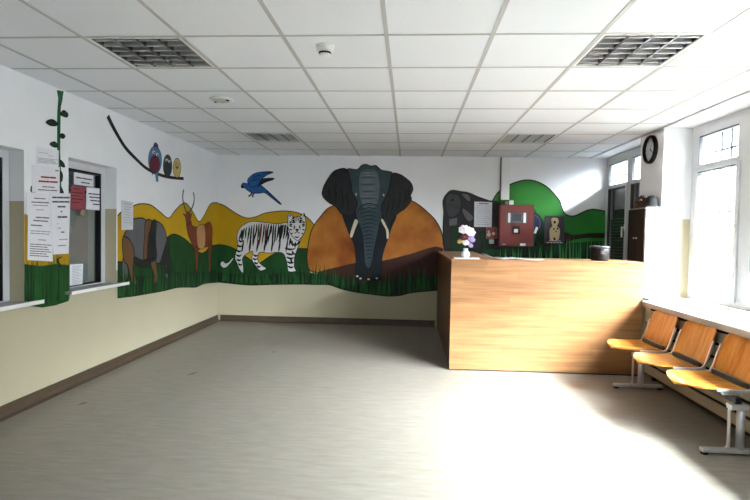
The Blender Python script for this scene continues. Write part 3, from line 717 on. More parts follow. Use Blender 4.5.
quad_notice('paper_notice', 'small framed list standing at the bottom of the reception window', 'notice', [Lp(67, 264, XG), Lp(81.5, 263, XG), Lp(80.6, 285.6, XG), Lp(67, 288.4, XG)], nx,
            para(.12, .85, 12, .2, .9, .02), [M_PAPER, M_INK, M_BLACK], GW, th=.004, off=.016, border=2)
XG5 = XG
quad_notice('paper_notice', 'pale notice at the left picture edge on the nearer reception window', 'notice', [Lp(-9, 170, XG5), Lp(4, 172, XG5), Lp(4, 203, XG5), Lp(-9, 202, XG5)], nx,
            para(.2, .8, 6, .1, .9, .02), PM, off=.016)
p = Lp(83, 213, XG+.03)
t = thing('speak_hole', 'round pale speaking disc on the reception window glass', 'disc', p)
MB().lathe([(.03, -.02), (.034, -.004), (.03, .006), (.008, .008)], n=20, T=Matrix.Rotation(PI/2, 4, 'Y')).build('disc', M_CREAM, t, (0, 0, 0))
sl = MB()
for k in range(3): sl.box(.0085, .0095, -.016, .016, -.012+k*.01, -.009+k*.01)
sl.build('slot', M_INKB, t, (0, 0, 0))
ny = (0, -1, 0)
quad_notice('paper_notice', 'grey white notice with a dark heading left of the red panel', 'notice', [Bp(474.3, 201.6), Bp(492, 202.2), Bp(491.6, 227.2), Bp(474, 226.8)], ny,
            [(.07, .05, .25, .8, 2, 2)]+para(.16, .9, 10, .12, .9, .022), [M_PAPERG, M_INK, M_INKB], off=.0098)
rp = quad_notice('small_picture', 'small red picture between the notice and the red panel', 'picture', [Bp(486, 227.5), Bp(496.8, 227.5), Bp(496.8, 238.5), Bp(486, 238.5)], ny, [], [mat('picture_red', (120, 44, 40), .5), M_CREAM, M_BLACK], th=.0147, off=.0098, border=1)
b = MB()
for u, v, r in ((488.8, 234.6, 2.0), (488.6, 231.6, 1.2), (493.6, 233.6, 1.6)):
    p = Bp(u, v, YB-.0264); s = r*.0146
    b.add([(p.x+s*math.cos(2*PI*k/14), p.y, p.z+s*math.sin(2*PI*k/14)) for k in range(14)], [tuple(range(14))], 0)
o = b.build('motif', mat('pale_motif', (196, 176, 164), .6), None); o.parent = rp; o.location = -Vector(rp.location)
t = thing('wall_switch', 'small white switch under the red picture', 'switch', Bp(491, 241.5))
a, c = Bp(489, 239.5), Bp(493.6, 243.6)
MB().box(a.x, c.x, YB-.03, YB-.0098, c.z, a.z, 0, .004).build('plate', M_WHITE, t)
MB().box(a.x+.015, c.x-.015, YB-.035, YB-.0302, c.z+.012, a.z-.012, 0, .002).build('rocker', M_PAPERG, t)
# dark poster with a pale figure
YQ = YB-.03
t = thing('dark_picture', 'dark framed picture of a pale figure on the green hill', 'picture', Bp(555, 230))
a, c = Bp(545.3, 215.8, YQ), Bp(564, 243.8, YQ)
MB().box(a.x, c.x, YQ, YB-.0098, c.z, a.z, 0, .003).build('panel', mat('picture_black', (24, 20, 26), .4, vary=.3, rgb2=(58, 44, 62), scale=12), t)
def shape(pts, n=4, closed=True):
    P = [Vector((p[0], p[1])) for p in pts]; N = len(P); out = []
    for i in range(N):
        p0, p1, p2, p3 = P[i-1], P[i], P[(i+1) % N], P[(i+2) % N]
        for j in range(n):
            s = j/n; out.append(.5*((2*p1) + (-p0+p2)*s + (2*p0-5*p1+4*p2-p3)*s*s + (-p0+3*p1-3*p2+p3)*s**3))
    return out
b = MB(); P = shape([(552.2, 217.8), (557.5, 218.2), (558.8, 222), (557.2, 226), (559.8, 229), (559.5, 236), (558, 240), (550.6, 240.3), (549.6, 235), (549.8, 229), (552.3, 226), (551.2, 221)])
b.add([Bp(p.x, p.y, YQ-.0008) for p in P], [tuple(range(len(P)))], 0)
for u, v, r in ((554.7, 222.2, 1.1), (553.8, 229, .8), (557.6, 228.7, .8), (556, 231.5, .7), (554.5, 238.9, 1.1), (551.9, 221.5, .4)):
    p = Bp(u, v, YQ-.0016); s = r*.0146
    b.add([(p.x+s*math.cos(2*PI*k/12), p.y, p.z+s*1.3*math.sin(2*PI*k/12)) for k in range(12)], [tuple(range(12))], 1)
b.build('figure', [mat('pale_gold', (204, 186, 142), .6), M_BLACK], t)
b = MB()
for v, u0, u1 in ((240.9, 549, 561), (242.6, 546.6, 563)):
    for k in range(5):
        ua = u0+(u1-u0)*k/5; ub = ua+(u1-u0)/5*.8; b.add([Bp(ua, v-.35, YQ-.0008), Bp(ub, v-.35, YQ-.0008), Bp(ub, v+.35, YQ-.0008), Bp(ua, v+.35, YQ-.0008)], [(0, 1, 2, 3)])
b.build('caption', M_PAPERG, t)

# ------------------------------------------------------------------ the painted animals
LAY = .0005
def pm(name, rgb, vary=.1, scale=5, rgb2=None): return mat('paint_'+name, rgb, .6, spec=.25, vary=vary, scale=scale, rgb2=rgb2)
P_OUT = pm('black', (14, 14, 15), .2)
P_YEL = pm('ochre', (176, 140, 16), .08, 2.5); P_GRN = pm('green', (20, 62, 24), .22, 6); P_GRND = pm('dark_green', (14, 42, 18), .3, 10)
P_BLADE = pm('blade_green', (24, 74, 30), .25, 8); P_BLADED = pm('blade_dark', (10, 28, 14), .3, 8)
P_ORA = pm('orange', (122, 56, 18), 0, 2.2, (176, 114, 42)); P_BRN = pm('brown', (52, 26, 18), .2, 6)
P_LIME = pm('leaf_green', (30, 98, 34), 0, 1.6, (46, 124, 44)); P_TEAL = pm('deep_green', (20, 62, 38), .25, 6)
P_HEAD = pm('blue_grey', (48, 64, 70), .18, 6); P_LITE = pm('pale_grey', (104, 110, 114), .14, 14); P_EAR = pm('ear_grey', (36, 36, 37), .3, 14); P_LEG = pm('navy', (18, 24, 31), .3, 8)
P_IV = pm('ivory', (206, 196, 170), .06); P_WHT = pm('white', (206, 206, 206), .06)
P_G1 = pm('mid_grey', (90, 91, 95), .1); P_G2 = pm('charcoal', (38, 37, 37), .2); P_BR1 = pm('hide_brown', (104, 72, 48), .12); P_RB = pm('red_brown', (112, 52, 30), .15); P_BEI = pm('hide_beige', (170, 128, 88), .1)
P_BLU = pm('blue', (36, 86, 150), .2, 14); P_NAV = pm('wing_navy', (22, 34, 62), .25)
class Wall:
    def __init__(s, kind): s.k = kind
    def __call__(s, p, layer):
        if s.k == 'B': q = at(p[0], p[1], 1, YB); q.y = YB-.0004-LAY*layer
        else: q = at(p[0], p[1], 0, XL); q.x = XL+.0004+LAY*layer
        return q
WB, WL = Wall('B'), Wall('L')
def ribbon(b, wall, pts, w, layer, mi, closed):
    """painted line of width w (metres; a list tapers it) along wall points"""
    Q = [wall(p, layer) for p in pts]; n = len(Q); N = Vector((0, -1, 0)) if wall.k == 'B' else Vector((1, 0, 0)); vs = []
    for i in range(n):
        a = Q[i-1] if (closed or i > 0) else Q[i]; c = Q[(i+1) % n] if (closed or i < n-1) else Q[i]
        t = (c-a); t = t.normalized() if t.length > 1e-9 else Vector((0, 0, 1)); s = N.cross(t); ww = w[i] if isinstance(w, list) else w
        vs += [Q[i]+s*ww/2, Q[i]-s*ww/2]
    m = n if closed else n-1
    b.add(vs, [(2*i, 2*((i+1) % n), 2*((i+1) % n)+1, 2*i+1) for i in range(m)], mi)
def blob(b, wall, pts, layer, mi=0, line=.014, smooth=True, omi=1, n=4):
    P = [tuple(q) for q in shape(pts, n)] if smooth else pts
    b.add([wall(p, layer) for p in P], [tuple(range(len(P)))], mi)
    if line: ribbon(b, wall, P, line, layer+.5, omi, True)
def part(name, mats, parent, wall, layer, *polys, line=.014, smooth=True, extra=None, label=None):
    b = MB()
    for p in polys: blob(b, wall, p, layer, 0, line, smooth)
    if extra: extra(b)
    mats = mats if isinstance(mats, list) else [mats, P_OUT]
    o = b.build(name, mats, parent)
    if label: o['label'] = label
    return o
def oval(cx, cy, rx, ry, n=14, a=0): return [(cx+rx*math.cos(2*PI*k/n)*math.cos(a)-ry*math.sin(2*PI*k/n)*math.sin(a), cy+rx*math.cos(2*PI*k/n)*math.sin(a)+ry*math.sin(2*PI*k/n)*math.cos(a)) for k in range(n)]
def stroke(b, wall, pts, w, layer, mi, taper=True, n=5):
    P = spline([tuple(p) for p in pts], n); m = len(P)-1
    ribbon(b, wall, P, [w*max(.12, math.sin(PI*min(1, .12+.88*i/m))) for i in range(m+1)] if taper else w, layer, mi, False)
def blades(b, wall, x0, x1, top, bot, n, layer, mats, seed, hmin=.35):
    r = random.Random(seed)
    for k in range(n):
        x = x0+(x1-x0)*(k+r.random())/n; f = (x-x0)/(x1-x0); zb = bot(x)-r.uniform(.5, 3); zt = zb-(zb-top(x))*r.uniform(hmin, 1.12); w = r.uniform(.6, 1.3); le = r.uniform(-2, 2)
        pts = [(x-w, zb), (x-w*.5+le*.4, (zb+zt)/2), (x+le, zt), (x+w*.7+le*.4, (zb+zt)/2), (x+w, zb)]
        b.add([wall(p, layer+k*.002) for p in pts], [(0, 1, 2, 3, 4)], r.choice(mats))
def lerp(pts):
    def f(x):
        if x <= pts[0][0]: return pts[0][1]
        for (xa, ya), (xb, yb) in zip(pts, pts[1:]):
            if x <= xb: return ya+(yb-ya)*(x-xa)/(xb-xa)
        return pts[-1][1]
    return f
def open_curve(pts, n=4): return [tuple(p) for p in spline(pts, n)]
def region(name, mats, parent, wall, layer, top, bottom, line=.013, extra=None, lines_bottom=False):
    b = MB(); T = open_curve(top); Bt = open_curve(bottom)
    b.add([wall(p, layer) for p in T+Bt[::-1]], [tuple(range(len(T)+len(Bt)))], 0)
    if line: ribbon(b, wall, T, line, layer+.5, 1, False)
    if lines_bottom: ribbon(b, wall, Bt, line, layer+.5, 1, False)
    if extra: extra(b)
    return b.build(name, mats, parent)

# ---- mural on the back wall
XC = 216.4          # the corner of the two walls in the photograph
mu = thing('mural', 'wall painting with tiger, large elephant and orange hill on the back wall', 'mural', (.0, YB, .75))
BOT = [(XC, 282.3), (230, 283.7), (249, 285.5), (272, 285), (298.6, 284.6), (315, 285), (329, 285.3), (342.5, 289.8), (359.5, 293.2), (380, 295.8), (389, 296.6), (400.6, 295.8), (412.5, 293), (440.5, 290.4)]
part_top = [(XC, 203), (224.5, 205.7), (236, 213.3), (246.4, 218), (256, 216.7), (264.5, 213.3), (276, 211.4), (287, 211), (298.6, 213), (308, 218), (316, 227)]
region('painted_hill', [P_YEL, P_OUT], mu, WB, 1, part_top, [(XC, 272), (260, 272), (316, 272)])['label'] = 'ochre hill'
region('painted_hill', [P_GRN, P_OUT], mu, WB, 2, [(XC, 244.6), (224.5, 245.2), (234, 248.5), (243.5, 255), (252, 261), (256, 268)], [(XC, 277), (240, 277), (256, 277)])['label'] = 'green hill behind the tiger tail'
region('painted_hill', [P_GRN, P_OUT], mu, WB, 3, [(256, 266), (260.6, 262.7), (272, 255), (283.5, 250.4), (298.6, 248.5), (310, 249)], [(256, 277), (290, 277), (310, 277)])['label'] = 'green hill under the tiger'
part('painted_hill', P_ORA, mu, WB, 4, [(307, 262), (307.6, 249), (310, 235.4), (313.6, 226), (320.4, 216.7), (327, 209), (334, 205.5), (350, 199), (372, 194), (395, 195), (409.8, 200), (419.5, 205.3), (430, 214.3), (436, 221), (440.5, 229.3), (442.5, 236), (443, 244), (442, 250), (415, 256), (383, 262.5), (356, 265), (325, 272), (311, 271)], label='orange hill')
part('painted_ground', P_BRN, mu, WB, 5, [(318, 273), (340, 267), (356, 263.3), (383, 261), (410, 254.5), (441.5, 248), (441.5, 283), (400, 285), (360, 284), (325, 281)], line=.010)
def gx(b):
    top = lerp([(XC, 263), (245, 268), (270, 266), (300, 262), (312, 258), (330, 268), (350, 272), (372, 276), (390, 270), (420, 264), (441, 262)]); bot = lerp(BOT)
    blades(b, WB, XC+.5, 440, top, bot, 240, 9.0, [0, 1, 2, 2], 5)
gtop = [(XC, 272), (235, 274), (255, 276), (275, 274), (300, 272), (320, 274), (340, 276.5), (360, 281), (380, 281), (400, 279), (420, 277), (440.5, 276)]
region('painted_grass', [P_GRND, P_BLADED, P_BLADE], mu, WB, 6, gtop, BOT, line=0, extra=gx)

# tiger
TIG = [(239.7, 228.5), (245.4, 223.8), (253, 221.3), (264.4, 222.4), (277.7, 223.8), (287, 222.8), (296, 226), (302, 234), (298.6, 245.6), (294.8, 257), (294.5, 267), (296, 271), (288.6, 271.3), (287.2, 264), (284.4, 255), (279.6, 252.3), (268.2, 253), (259.7, 252.3), (257.8, 259.9), (262.5, 265.6), (266.3, 268.4), (260.6, 270.7), (255.9, 266), (252, 259), (253, 251.3), (246.4, 254), (242.6, 259), (243.5, 266.5), (243.2, 273), (239.7, 269.4), (236.9, 262.7), (235, 257), (237.8, 245.6), (236.9, 236)]
tg = part('painted_tiger', P_WHT, mu, WB, 10, TIG, line=.010, label='white tiger with black stripes')
part('tail', P_WHT, tg, WB, 10, [(234, 258), (231, 262.5), (227, 266.8), (223.6, 267.8), (220.6, 265), (221.4, 261.8), (223.8, 261.5), (225.6, 263.3), (229, 262), (232, 258.5)], line=.008)
b = MB(); r = random.Random(3)
P_TG = pm('stripe_green', (30, 66, 46), .2); P_TR = pm('stripe_red', (92, 36, 34), .2)
for k in range(20):
    x = 241.5+k*2.45; f = k/19; yt = 229.5-7.2*math.sin(min(1, f*2.2)*PI/2)+f*2.4; ln = r.uniform(17, 25) if 2 < k < 17 else r.uniform(10, 15); sl = r.uniform(-3.6, -1.6)
    c = r.choice([0, 0, 0, 1, 2])
    stroke(b, WB, [(x+.6, yt), (x+sl*.2+r.uniform(-.7, .7), yt+ln*.35), (x+sl*.6+r.uniform(-.7, .7), yt+ln*.7), (x+sl, yt+ln)], r.uniform(.022, .036), 11.2+k*.002, c)
    if k % 3 == 0 and k < 18: stroke(b, WB, [(x+1.2, yt+2), (x+.2, yt+8), (x-.4, yt+10)], .02, 11.3, 0)
    if k % 3 == 1: stroke(b, WB, [(x-.2, min(240, yt+16)), (x-1.4, 248), (x-2, 252)], .026, 11.3, 0)
for x, y, dx in ((238.5, 240, 5), (237.5, 245, 5), (236.5, 250, 5.5), (236.2, 254.5, 5.5), (237, 259, 4.5), (238.3, 263.5, 4.3), (253.5, 254.5, 4.5), (253, 258, 4.5), (254.5, 262, 4), (257, 265.5, 4), (286, 253, 9.5), (286.5, 257, 8.5), (287, 261.5, 7.5), (288, 266, 6), (285, 248, 11), (291, 243.5, 8)):
    stroke(b, WB, [(x, y), (x+dx*.5, y+1.5), (x+dx, y+.3)], .030, 11.3, 0)
for x, y, dx, dy in ((287.5, 226, -1.5, 12), (285, 225, -2, 15), (288.5, 232, -1, 10), (290.5, 238, -1.5, 8), (282.3, 225, -2.5, 17), (299.5, 240.5, -3, 4), (292, 240.5, 1, 6), (295.5, 242, -.5, 6), (292.5, 251, 3, 4), (291, 258, 2, 6)):
    stroke(b, WB, [(x, y), (x+dx*.2, y+dy*.5), (x+dx, y+dy)], .030, 11.35, 0)
b.build('stripes', [P_OUT, P_TG, P_TR], tg)
hd = [(288.2, 217), (289.2, 213.2), (291.6, 214.6), (293.4, 217), (300, 216.6), (302.6, 214.2), (304.6, 213.6), (305.4, 218), (306, 224), (305.3, 230.4), (302.5, 236), (298, 240.5), (294, 238), (290.3, 233), (288, 226)]
part('head', P_WHT, tg, WB, 12, hd, line=.010)
b = MB()
for q in (-1, 1):
    cx = 297.2
    for pts, w in (([(cx+q*5.4, 221), (cx+q*6.8, 222.4), (cx+q*8, 221.8)], .024), ([(cx+q*4.6, 224), (cx+q*6.2, 224.4), (cx+q*8.2, 224)], .022), ([(cx+q*.9, 217.6), (cx+q*1.1, 219.6), (cx+q*.7, 221.6)], .016), ([(cx+q*2.8, 225.2), (cx+q*2.6, 227.6), (cx+q*3.6, 229.6)], .02), ([(cx+q*2.2, 217.5), (cx+q*4, 218.4), (cx+q*5.4, 217.6)], .026), ([(cx+q*2.0, 219.8), (cx+q*4, 220.4), (cx+q*6, 219.6)], .022), ([(cx+q*5, 227), (cx+q*6.5, 225.8), (cx+q*8, 226)], .02), ([(cx+q*5, 230), (cx+q*6.5, 229.6), (cx+q*7.8, 230)], .02), ([(cx+q*4.3, 233.2), (cx+q*5.5, 233.6), (cx+q*6.3, 233.4)], .02), ([(cx+q*1.6, 222.4), (cx+q*3.6, 221.9), (cx+q*4.9, 223.2)], .03), ([(cx+q*.2, 231.4), (cx+q*1.6, 233), (cx+q*3, 232.4)], .014)):
        stroke(b, WB, pts, w, 13.2, 0)
    blob(b, WB, oval(cx+q*7, 215.7, .8, 1.2, 8), 13.0, 0, 0)
stroke(b, WB, [(297.2, 216), (297.2, 218)], .018, 13.2, 0); blob(b, WB, [(295.6, 229.2), (298.8, 229.2), (297.2, 231.4)], 13.2, 1, .006, omi=0); stroke(b, WB, [(294.6, 236.5), (297.2, 237.4), (299.8, 236.5)], .02, 13.2, 0)
b.build('face', [P_OUT, P_TR], tg)

# large elephant
el = part('painted_elephant', P_LEG, mu, WB, 10, [(344, 209), (342.5, 215), (349.3, 233.7), (354.4, 245.6), (356, 262.6), (355.3, 277), (361, 279.5), (366.8, 278.8), (368.3, 262), (370, 278.8), (375, 280), (381, 278), (382, 257.5), (387, 240.5), (392, 226), (396, 215), (388, 206), (370, 200)], line=.012, label='large elephant facing forward')
part('head', P_HEAD, el, WB, 11, [(346.5, 169.6), (357, 169.5), (361.5, 165.4), (366, 164.3), (371, 166), (376, 165.5), (381.3, 170), (389.5, 171.6), (392.5, 173.8), (391, 186), (388, 196), (384, 206), (383.5, 214), (380, 222), (378, 232), (375, 246), (372.5, 260), (370.5, 267), (367, 268), (364.6, 262), (363.6, 246), (361.8, 232), (358, 222), (355.5, 212), (354, 200), (350, 185)], line=.012)
b = MB()
blob(b, WB, [(361, 172), (368, 169.5), (376, 171), (379.5, 182), (379, 196), (375, 207), (364, 207.5), (360, 196), (359, 183)], 12, 0, 0)
for k in range(16):
    y = 171+k*2.3; stroke(b, WB, [(361+r.uniform(-1, 2), y), (369, y+r.uniform(-.6, .6)), (377+r.uniform(-2, 1), y+r.uniform(-.5, .5))], .016, 12.2, 1 if k % 3 else 2, True)
b.build('forehead', [pm('forehead', (80, 90, 95), .16, 18), P_LITE, P_HEAD], el)
b = MB()
for k in range(14):
    y = 209+k*3.7; hw = 9.5-.5*k; stroke(b, WB, [(369-hw+.6*k*.1, y+1.2), (369.3, y-1.4+k*.15), (369.5+hw, y+1.2)], .012, 12.4, 0)
stroke(b, WB, [(356.5, 213), (362, 205.5), (369, 203.5), (377, 205.5), (382, 213)], .014, 12.4, 0)
b.build('trunk_lines', [P_OUT], el)
le = [(346.5, 169.3), (337.5, 169.6), (332.3, 173), (327, 180.5), (323.3, 188), (322.5, 195.5), (328.5, 202.3), (336, 206.8), (341.3, 213.5), (349.5, 216.5), (353.3, 214.3), (356.7, 206), (356.7, 200), (352.5, 194), (350.8, 182)]
re = [(392.5, 173.8), (400, 174.5), (406.8, 179), (411.3, 183.5), (412.8, 189.5), (410.5, 195.5), (411.3, 200), (405.3, 208.3), (398.5, 212.8), (392.5, 219.5), (388, 228), (384.3, 221), (382, 213.5), (381.6, 204.5), (386.5, 197), (389.8, 185)]
def fold(P):
    def f(b):
        for pts in P: stroke(b, WB, pts, .016, 13.6, 1)
    return f
part('ear', P_EAR, el, WB, 12.6, le, line=.014, extra=fold([[(334, 185), (336, 195), (335, 204)], [(341, 188), (343, 200), (342.5, 212)], [(347, 195), (348.5, 205), (348, 215)], [(329, 186), (330, 194), (328.5, 200)]]))
part('ear', P_EAR, el, WB, 12.6, re, line=.014, extra=fold([[(394, 195), (393, 206), (389.5, 216)], [(399, 190), (400, 200), (397, 210)], [(404, 188), (405.5, 197), (403, 206)], [(408, 186), (409, 192), (407.5, 199)], [(388.5, 202), (387, 212), (386.5, 220)]]))
part('tusk', P_IV, el, WB, 14, [(355, 219.2), (358.3, 221.5), (355.5, 229), (352.2, 237.6), (349.7, 235.8), (352, 227)], line=.008)
part('tusk', P_IV, el, WB, 14, [(380.8, 220.2), (382.8, 218.7), (386.5, 225.5), (388.9, 231), (388.8, 238), (386.6, 238.5), (385.8, 230.3), (383.5, 226)], line=.008)
for x, y in ((356.2, 194.3), (383.6, 195)):
    part('eye', P_WHT, el, WB, 15, oval(x, y, 1.0, 1.5, 10), line=.007, extra=lambda b, x=x, y=y: blob(b, WB, oval(x, y, .45, .7, 8), 15.6, 1, 0))
for x, y in ((357.3, 276.2), (360.6, 278.4), (368.6, 279.2), (376.8, 278.3)):
    part('toenail', P_IV, el, WB, 14, oval(x, y, 1.2, .8, 8), line=0)

# grey elephant and the green right-hand end, seen over the counter
region('painted_hill', [P_LIME, P_OUT], mu, WB, 2, [(490, 206), (492, 202), (497.6, 193), (507, 186), (518.5, 181.4), (528, 180), (537.5, 181.8), (547, 187), (554.6, 194.7), (559.6, 201), (561.7, 207.5), (564.6, 213.4), (570, 216), (575.3, 215.6), (581.8, 212.7), (588.3, 210), (594.8, 209.4), (605.4, 211.4)],
       [(490, 268), (550, 268), (605.4, 268)], line=.018)['label'] = 'bright green hill'
part('painted_hill', P_TEAL, mu, WB, 3, [(532, 209), (536.5, 212.5), (542, 219.5), (549, 227), (558, 232), (566, 238), (560, 256), (520, 262), (490, 262), (490, 236), (510, 222)], line=0, label='deep green hill beside the red panel')
part('painted_hill', P_NAV, mu, WB, 4, oval(534, 223.5, 8.2, 10.2), line=.012, label='dark navy round shape behind the red panel', extra=lambda b: ribbon(b, WB, oval(534, 223.5, 6.2, 8.0, 20), .01, 5, 2, True)).data.materials.append(P_G1)
part('painted_ground', P_BRN, mu, WB, 5, [(540, 243), (556, 235), (565, 232.5), (573, 235.6), (587, 233.8), (605.4, 233.3), (605.4, 237.8), (587, 237.3), (574, 239.2), (562, 244), (548, 248)], line=.010, smooth=False)
def gx2(b):
    blades(b, WB, 496, 605, lerp([(496, 244), (540, 243), (575, 238), (605, 237)]), lerp([(496, 265), (605, 265)]), 46, 7, [1, 2, 2], 8, .6)
region('painted_grass', [P_TEAL, P_BLADED, pm('light_blade', (70, 140, 78), .15)], mu, WB, 6, [(443, 254), (480, 250), (505, 249), (540, 247), (570, 243), (605.4, 241)], [(443, 268), (520, 268), (605.4, 268)], line=0, extra=gx2)
part('painted_ground', P_GRND, mu, WB, 5, [(444, 224), (470, 222), (500, 236), (502, 262), (470, 268), (443.5, 262)], line=0, smooth=False)
e2 = part('painted_elephant', P_G2, mu, WB, 8, [(443, 200.8), (447, 193.6), (451.8, 190.4), (460.6, 191.5), (468.6, 192.8), (478, 196.8), (489.4, 200.8), (498, 203), (501, 220), (500, 246), (493, 248), (489, 236), (480, 232), (482, 246), (478, 254), (470, 246), (464, 232), (459, 226.5), (452, 226.5), (450.5, 240), (450, 252), (445.5, 252), (443.5, 240), (443, 226.4), (443.6, 212)], line=.014, label='dark grey elephant behind the counter')
part('face', pm('elephant_grey', (58, 58, 60), .2, 12), e2, WB, 9, [(445.5, 200), (449, 194), (455, 193.5), (460, 197), (461, 206), (458, 214), (452, 217.5), (447, 214)], line=.010)
part('ear', pm('ear_mid_grey', (92, 92, 92), .15), e2, WB, 9, [(461.5, 193.5), (468, 194.5), (470.5, 198.5), (469, 201.5), (465, 198.5)], [(462.5, 208.5), (467, 210.5), (473.5, 217.5), (468.5, 221.5), (463, 214)], line=.008)
part('tusk', P_G1, e2, WB, 9, [(449, 219), (457.5, 217.5), (457, 225.5), (449, 226)], line=.006, smooth=False)
part('eye', P_OUT, e2, WB, 10, oval(452.5, 200, 1.6, 1.2, 10), line=0)

# parrot on the back wall
pa = thing('painted_parrot', 'blue parrot painted flying above the tiger', 'painting', at(258, 187, 1, YB))
part('body', P_BLU, pa, WB, 1, [(241.2, 186), (243.3, 183), (248.2, 183.5), (254, 181), (260, 184.5), (267, 190.3), (280.7, 203.2), (279, 203.5), (271.3, 197.6), (264.7, 192.8), (259.2, 193.3), (252.6, 193), (248.2, 190.8), (244.4, 187.8), (242, 188)], line=.010)
part('wing', P_BLU, pa, WB, 2, [(248.5, 184), (247.7, 179.8), (251.5, 175.4), (257, 172.7), (267, 171.6), (273.3, 172.2), (267, 175), (262, 179), (258, 185), (252, 187)], line=.010,
     extra=lambda b: [stroke(b, WB, q, .012, 2.8, 1) for q in ([(262, 173.2), (268, 172.6), (273, 172.4)], [(252, 178), (257, 176), (262, 175)], [(251, 181), (256, 179.5), (260, 178.5)])])
part('wing', P_NAV, pa, WB, 1.8, [(259, 184), (263, 178.8), (273.5, 178.2), (272.8, 179.8), (265.8, 182.2), (258.7, 186)], line=.008)
for q in ([(252, 192.5), (250.5, 195), (248.4, 196.4)], [(254.5, 192.6), (252.5, 195.6), (253.4, 197)]):
    b = MB(); stroke(b, WB, q, .022, 2, 0, False); b.build('foot', [P_OUT], pa)
b = MB(); stroke(b, WB, [(266, 191), (273, 196.6), (280.3, 203)], .012, 2.8, 0, False); b.build('tail_line', [P_OUT], pa)
b = MB(); blob(b, WB, oval(242.3, 186.8, 1.3, 1.3, 8), 2, 0, 0); b.build('beak', [P_OUT], pa)

XC = 219.5
# ---- mural on the left wall
ml = thing('mural', 'wall painting with grazing animal and antelope on the left wall', 'mural', (XL, 6.4, .75))
LB = [(117.3, 298.4), (133, 296.6), (148.4, 294), (163.8, 291.2), (177, 288), (188, 287.6), (196, 287.5), (204.4, 283.9), (XC, 282.6)]
region('painted_hill', [P_YEL, P_OUT], ml, WL, 1, [(117.3, 216), (122, 211.5), (133, 206), (140.7, 203.8), (150.6, 205), (159.4, 211.5), (168.3, 218.2), (174.4, 211.2), (181.6, 204.2), (186.4, 203.5), (192.4, 211), (198.4, 221.3), (203, 217.2), (209.2, 205.4), (213.5, 202.8), (XC, 203)], [(117.3, 275), (170, 275), (XC, 275)])['label'] = 'ochre hills'
region('painted_hill', [P_GRN, P_OUT], ml, WL, 2, [(117.3, 261.8), (135, 262), (150, 258), (160, 248), (165, 239.5), (172, 234.4), (179.2, 235.7), (188.8, 242.4), (198.4, 252), (204.4, 252.3), (210.4, 246.3), (XC, 244.5)], [(117.3, 290), (170, 284), (XC, 276)])['label'] = 'green hill'
LT = lerp([(117, 264), (150, 266), (170, 262), (195, 262), (217, 266)])
region('painted_grass', [P_GRND, P_BLADED, P_BLADE], ml, WL, 3, [(117.3, 276), (150, 276), (175, 272), (200, 272), (XC, 271)], LB, line=0, extra=lambda b: blades(b, WL, 118, XC-.6, LT, lerp(LB), 120, 8.2, [0, 1, 2, 2], 11))
gz = part('painted_buffalo', P_G1, ml, WL, 5, [(133, 219.2), (141.8, 218), (147.3, 221), (156, 221), (162.7, 225.8), (166, 234.6), (166, 243.4), (159.4, 263), (151.7, 259.5), (140.7, 260.5), (134, 257), (130, 247), (123, 238), (126.4, 230), (128.5, 222.5)], line=.014, label='grazing grey and brown animal')
part('leg', P_G1, gz, WL, 4.5, [(123, 258), (127.5, 268), (126.8, 283), (123, 284), (121.8, 270)], line=.012)
part('leg', P_BR1, gz, WL, 6, [(123, 236.8), (128.6, 239), (133, 247.8), (134, 256.6), (133, 267.6), (136.3, 282), (135, 285), (131.6, 283), (127.5, 266), (123.8, 261), (122, 245.6)], line=.014)
part('belly', P_G2, gz, WL, 6, [(134, 256.6), (141, 260), (149, 259.5), (150, 266), (140, 267), (134, 262)], line=.010)
part('leg', P_BR1, gz, WL, 6.2, [(149.5, 258.8), (155, 258.8), (156.8, 270), (157.2, 278.6), (156, 283.5), (151.7, 283), (154, 276.4), (150.6, 265.4)], line=.014)
part('stripe', P_BR1, gz, WL, 6, [(145.2, 221.2), (151.6, 221.8), (147.5, 239), (147, 258.8), (143.2, 257.8), (144, 239)], line=.012)
part('stripe', P_G2, gz, WL, 6.4, [(151.7, 222), (156, 221.6), (155.3, 239), (156, 258.8), (147.5, 258.8), (148.5, 239)], line=.012)
part('head', P_G2, gz, WL, 7, [(168.6, 236.8), (166.4, 241), (163, 252), (160.4, 262), (162.3, 273), (165.5, 279.8), (169.5, 279.7), (171, 271), (170.6, 262), (169.3, 252)], line=.012)
part('muzzle', P_G1, gz, WL, 8, [(163.8, 274), (168.6, 274), (169.4, 279), (165.6, 279.5)], line=.008, extra=lambda b: [blob(b, WL, oval(x, 277.2, .5, .6, 6), 9, 1, 0) for x in (165.6, 168)])
part('eye', P_RB, gz, WL, 8, oval(165.5, 266, .9, 1.1, 8), line=.006)
an = part('painted_antelope', P_RB, ml, WL, 5, [(186.2, 221), (190.6, 221), (192.4, 226), (198, 227), (203.2, 225.6), (209.2, 222), (212, 228), (212, 238), (209.6, 245), (204, 247.5), (198.4, 249.8), (195.4, 252), (191.2, 243), (187.4, 233)], line=.010, label='brown antelope with long horns')
part('leg', P_RB, an, WL, 4.6, [(194.3, 248), (198, 249), (197.6, 262), (197.2, 274), (195.2, 274), (195.4, 262)], line=.008)
part('leg', P_RB, an, WL, 4.6, [(208, 243), (211.8, 240), (211.6, 248), (210.4, 257), (211, 270), (209, 271), (208.6, 256)], line=.008)
part('stripe', P_BEI, an, WL, 6, [(197.2, 227), (204.2, 225.8), (204.6, 246), (198.4, 248.2), (196.6, 238)], line=.008)
part('head', P_RB, an, WL, 7, [(182.6, 213.4), (185.4, 215), (186, 212.2), (189.4, 212), (190, 214.6), (191.6, 213.6), (190.8, 217), (189.6, 222.5), (187.4, 224.6), (185.8, 221.5), (185, 217)], line=.008)
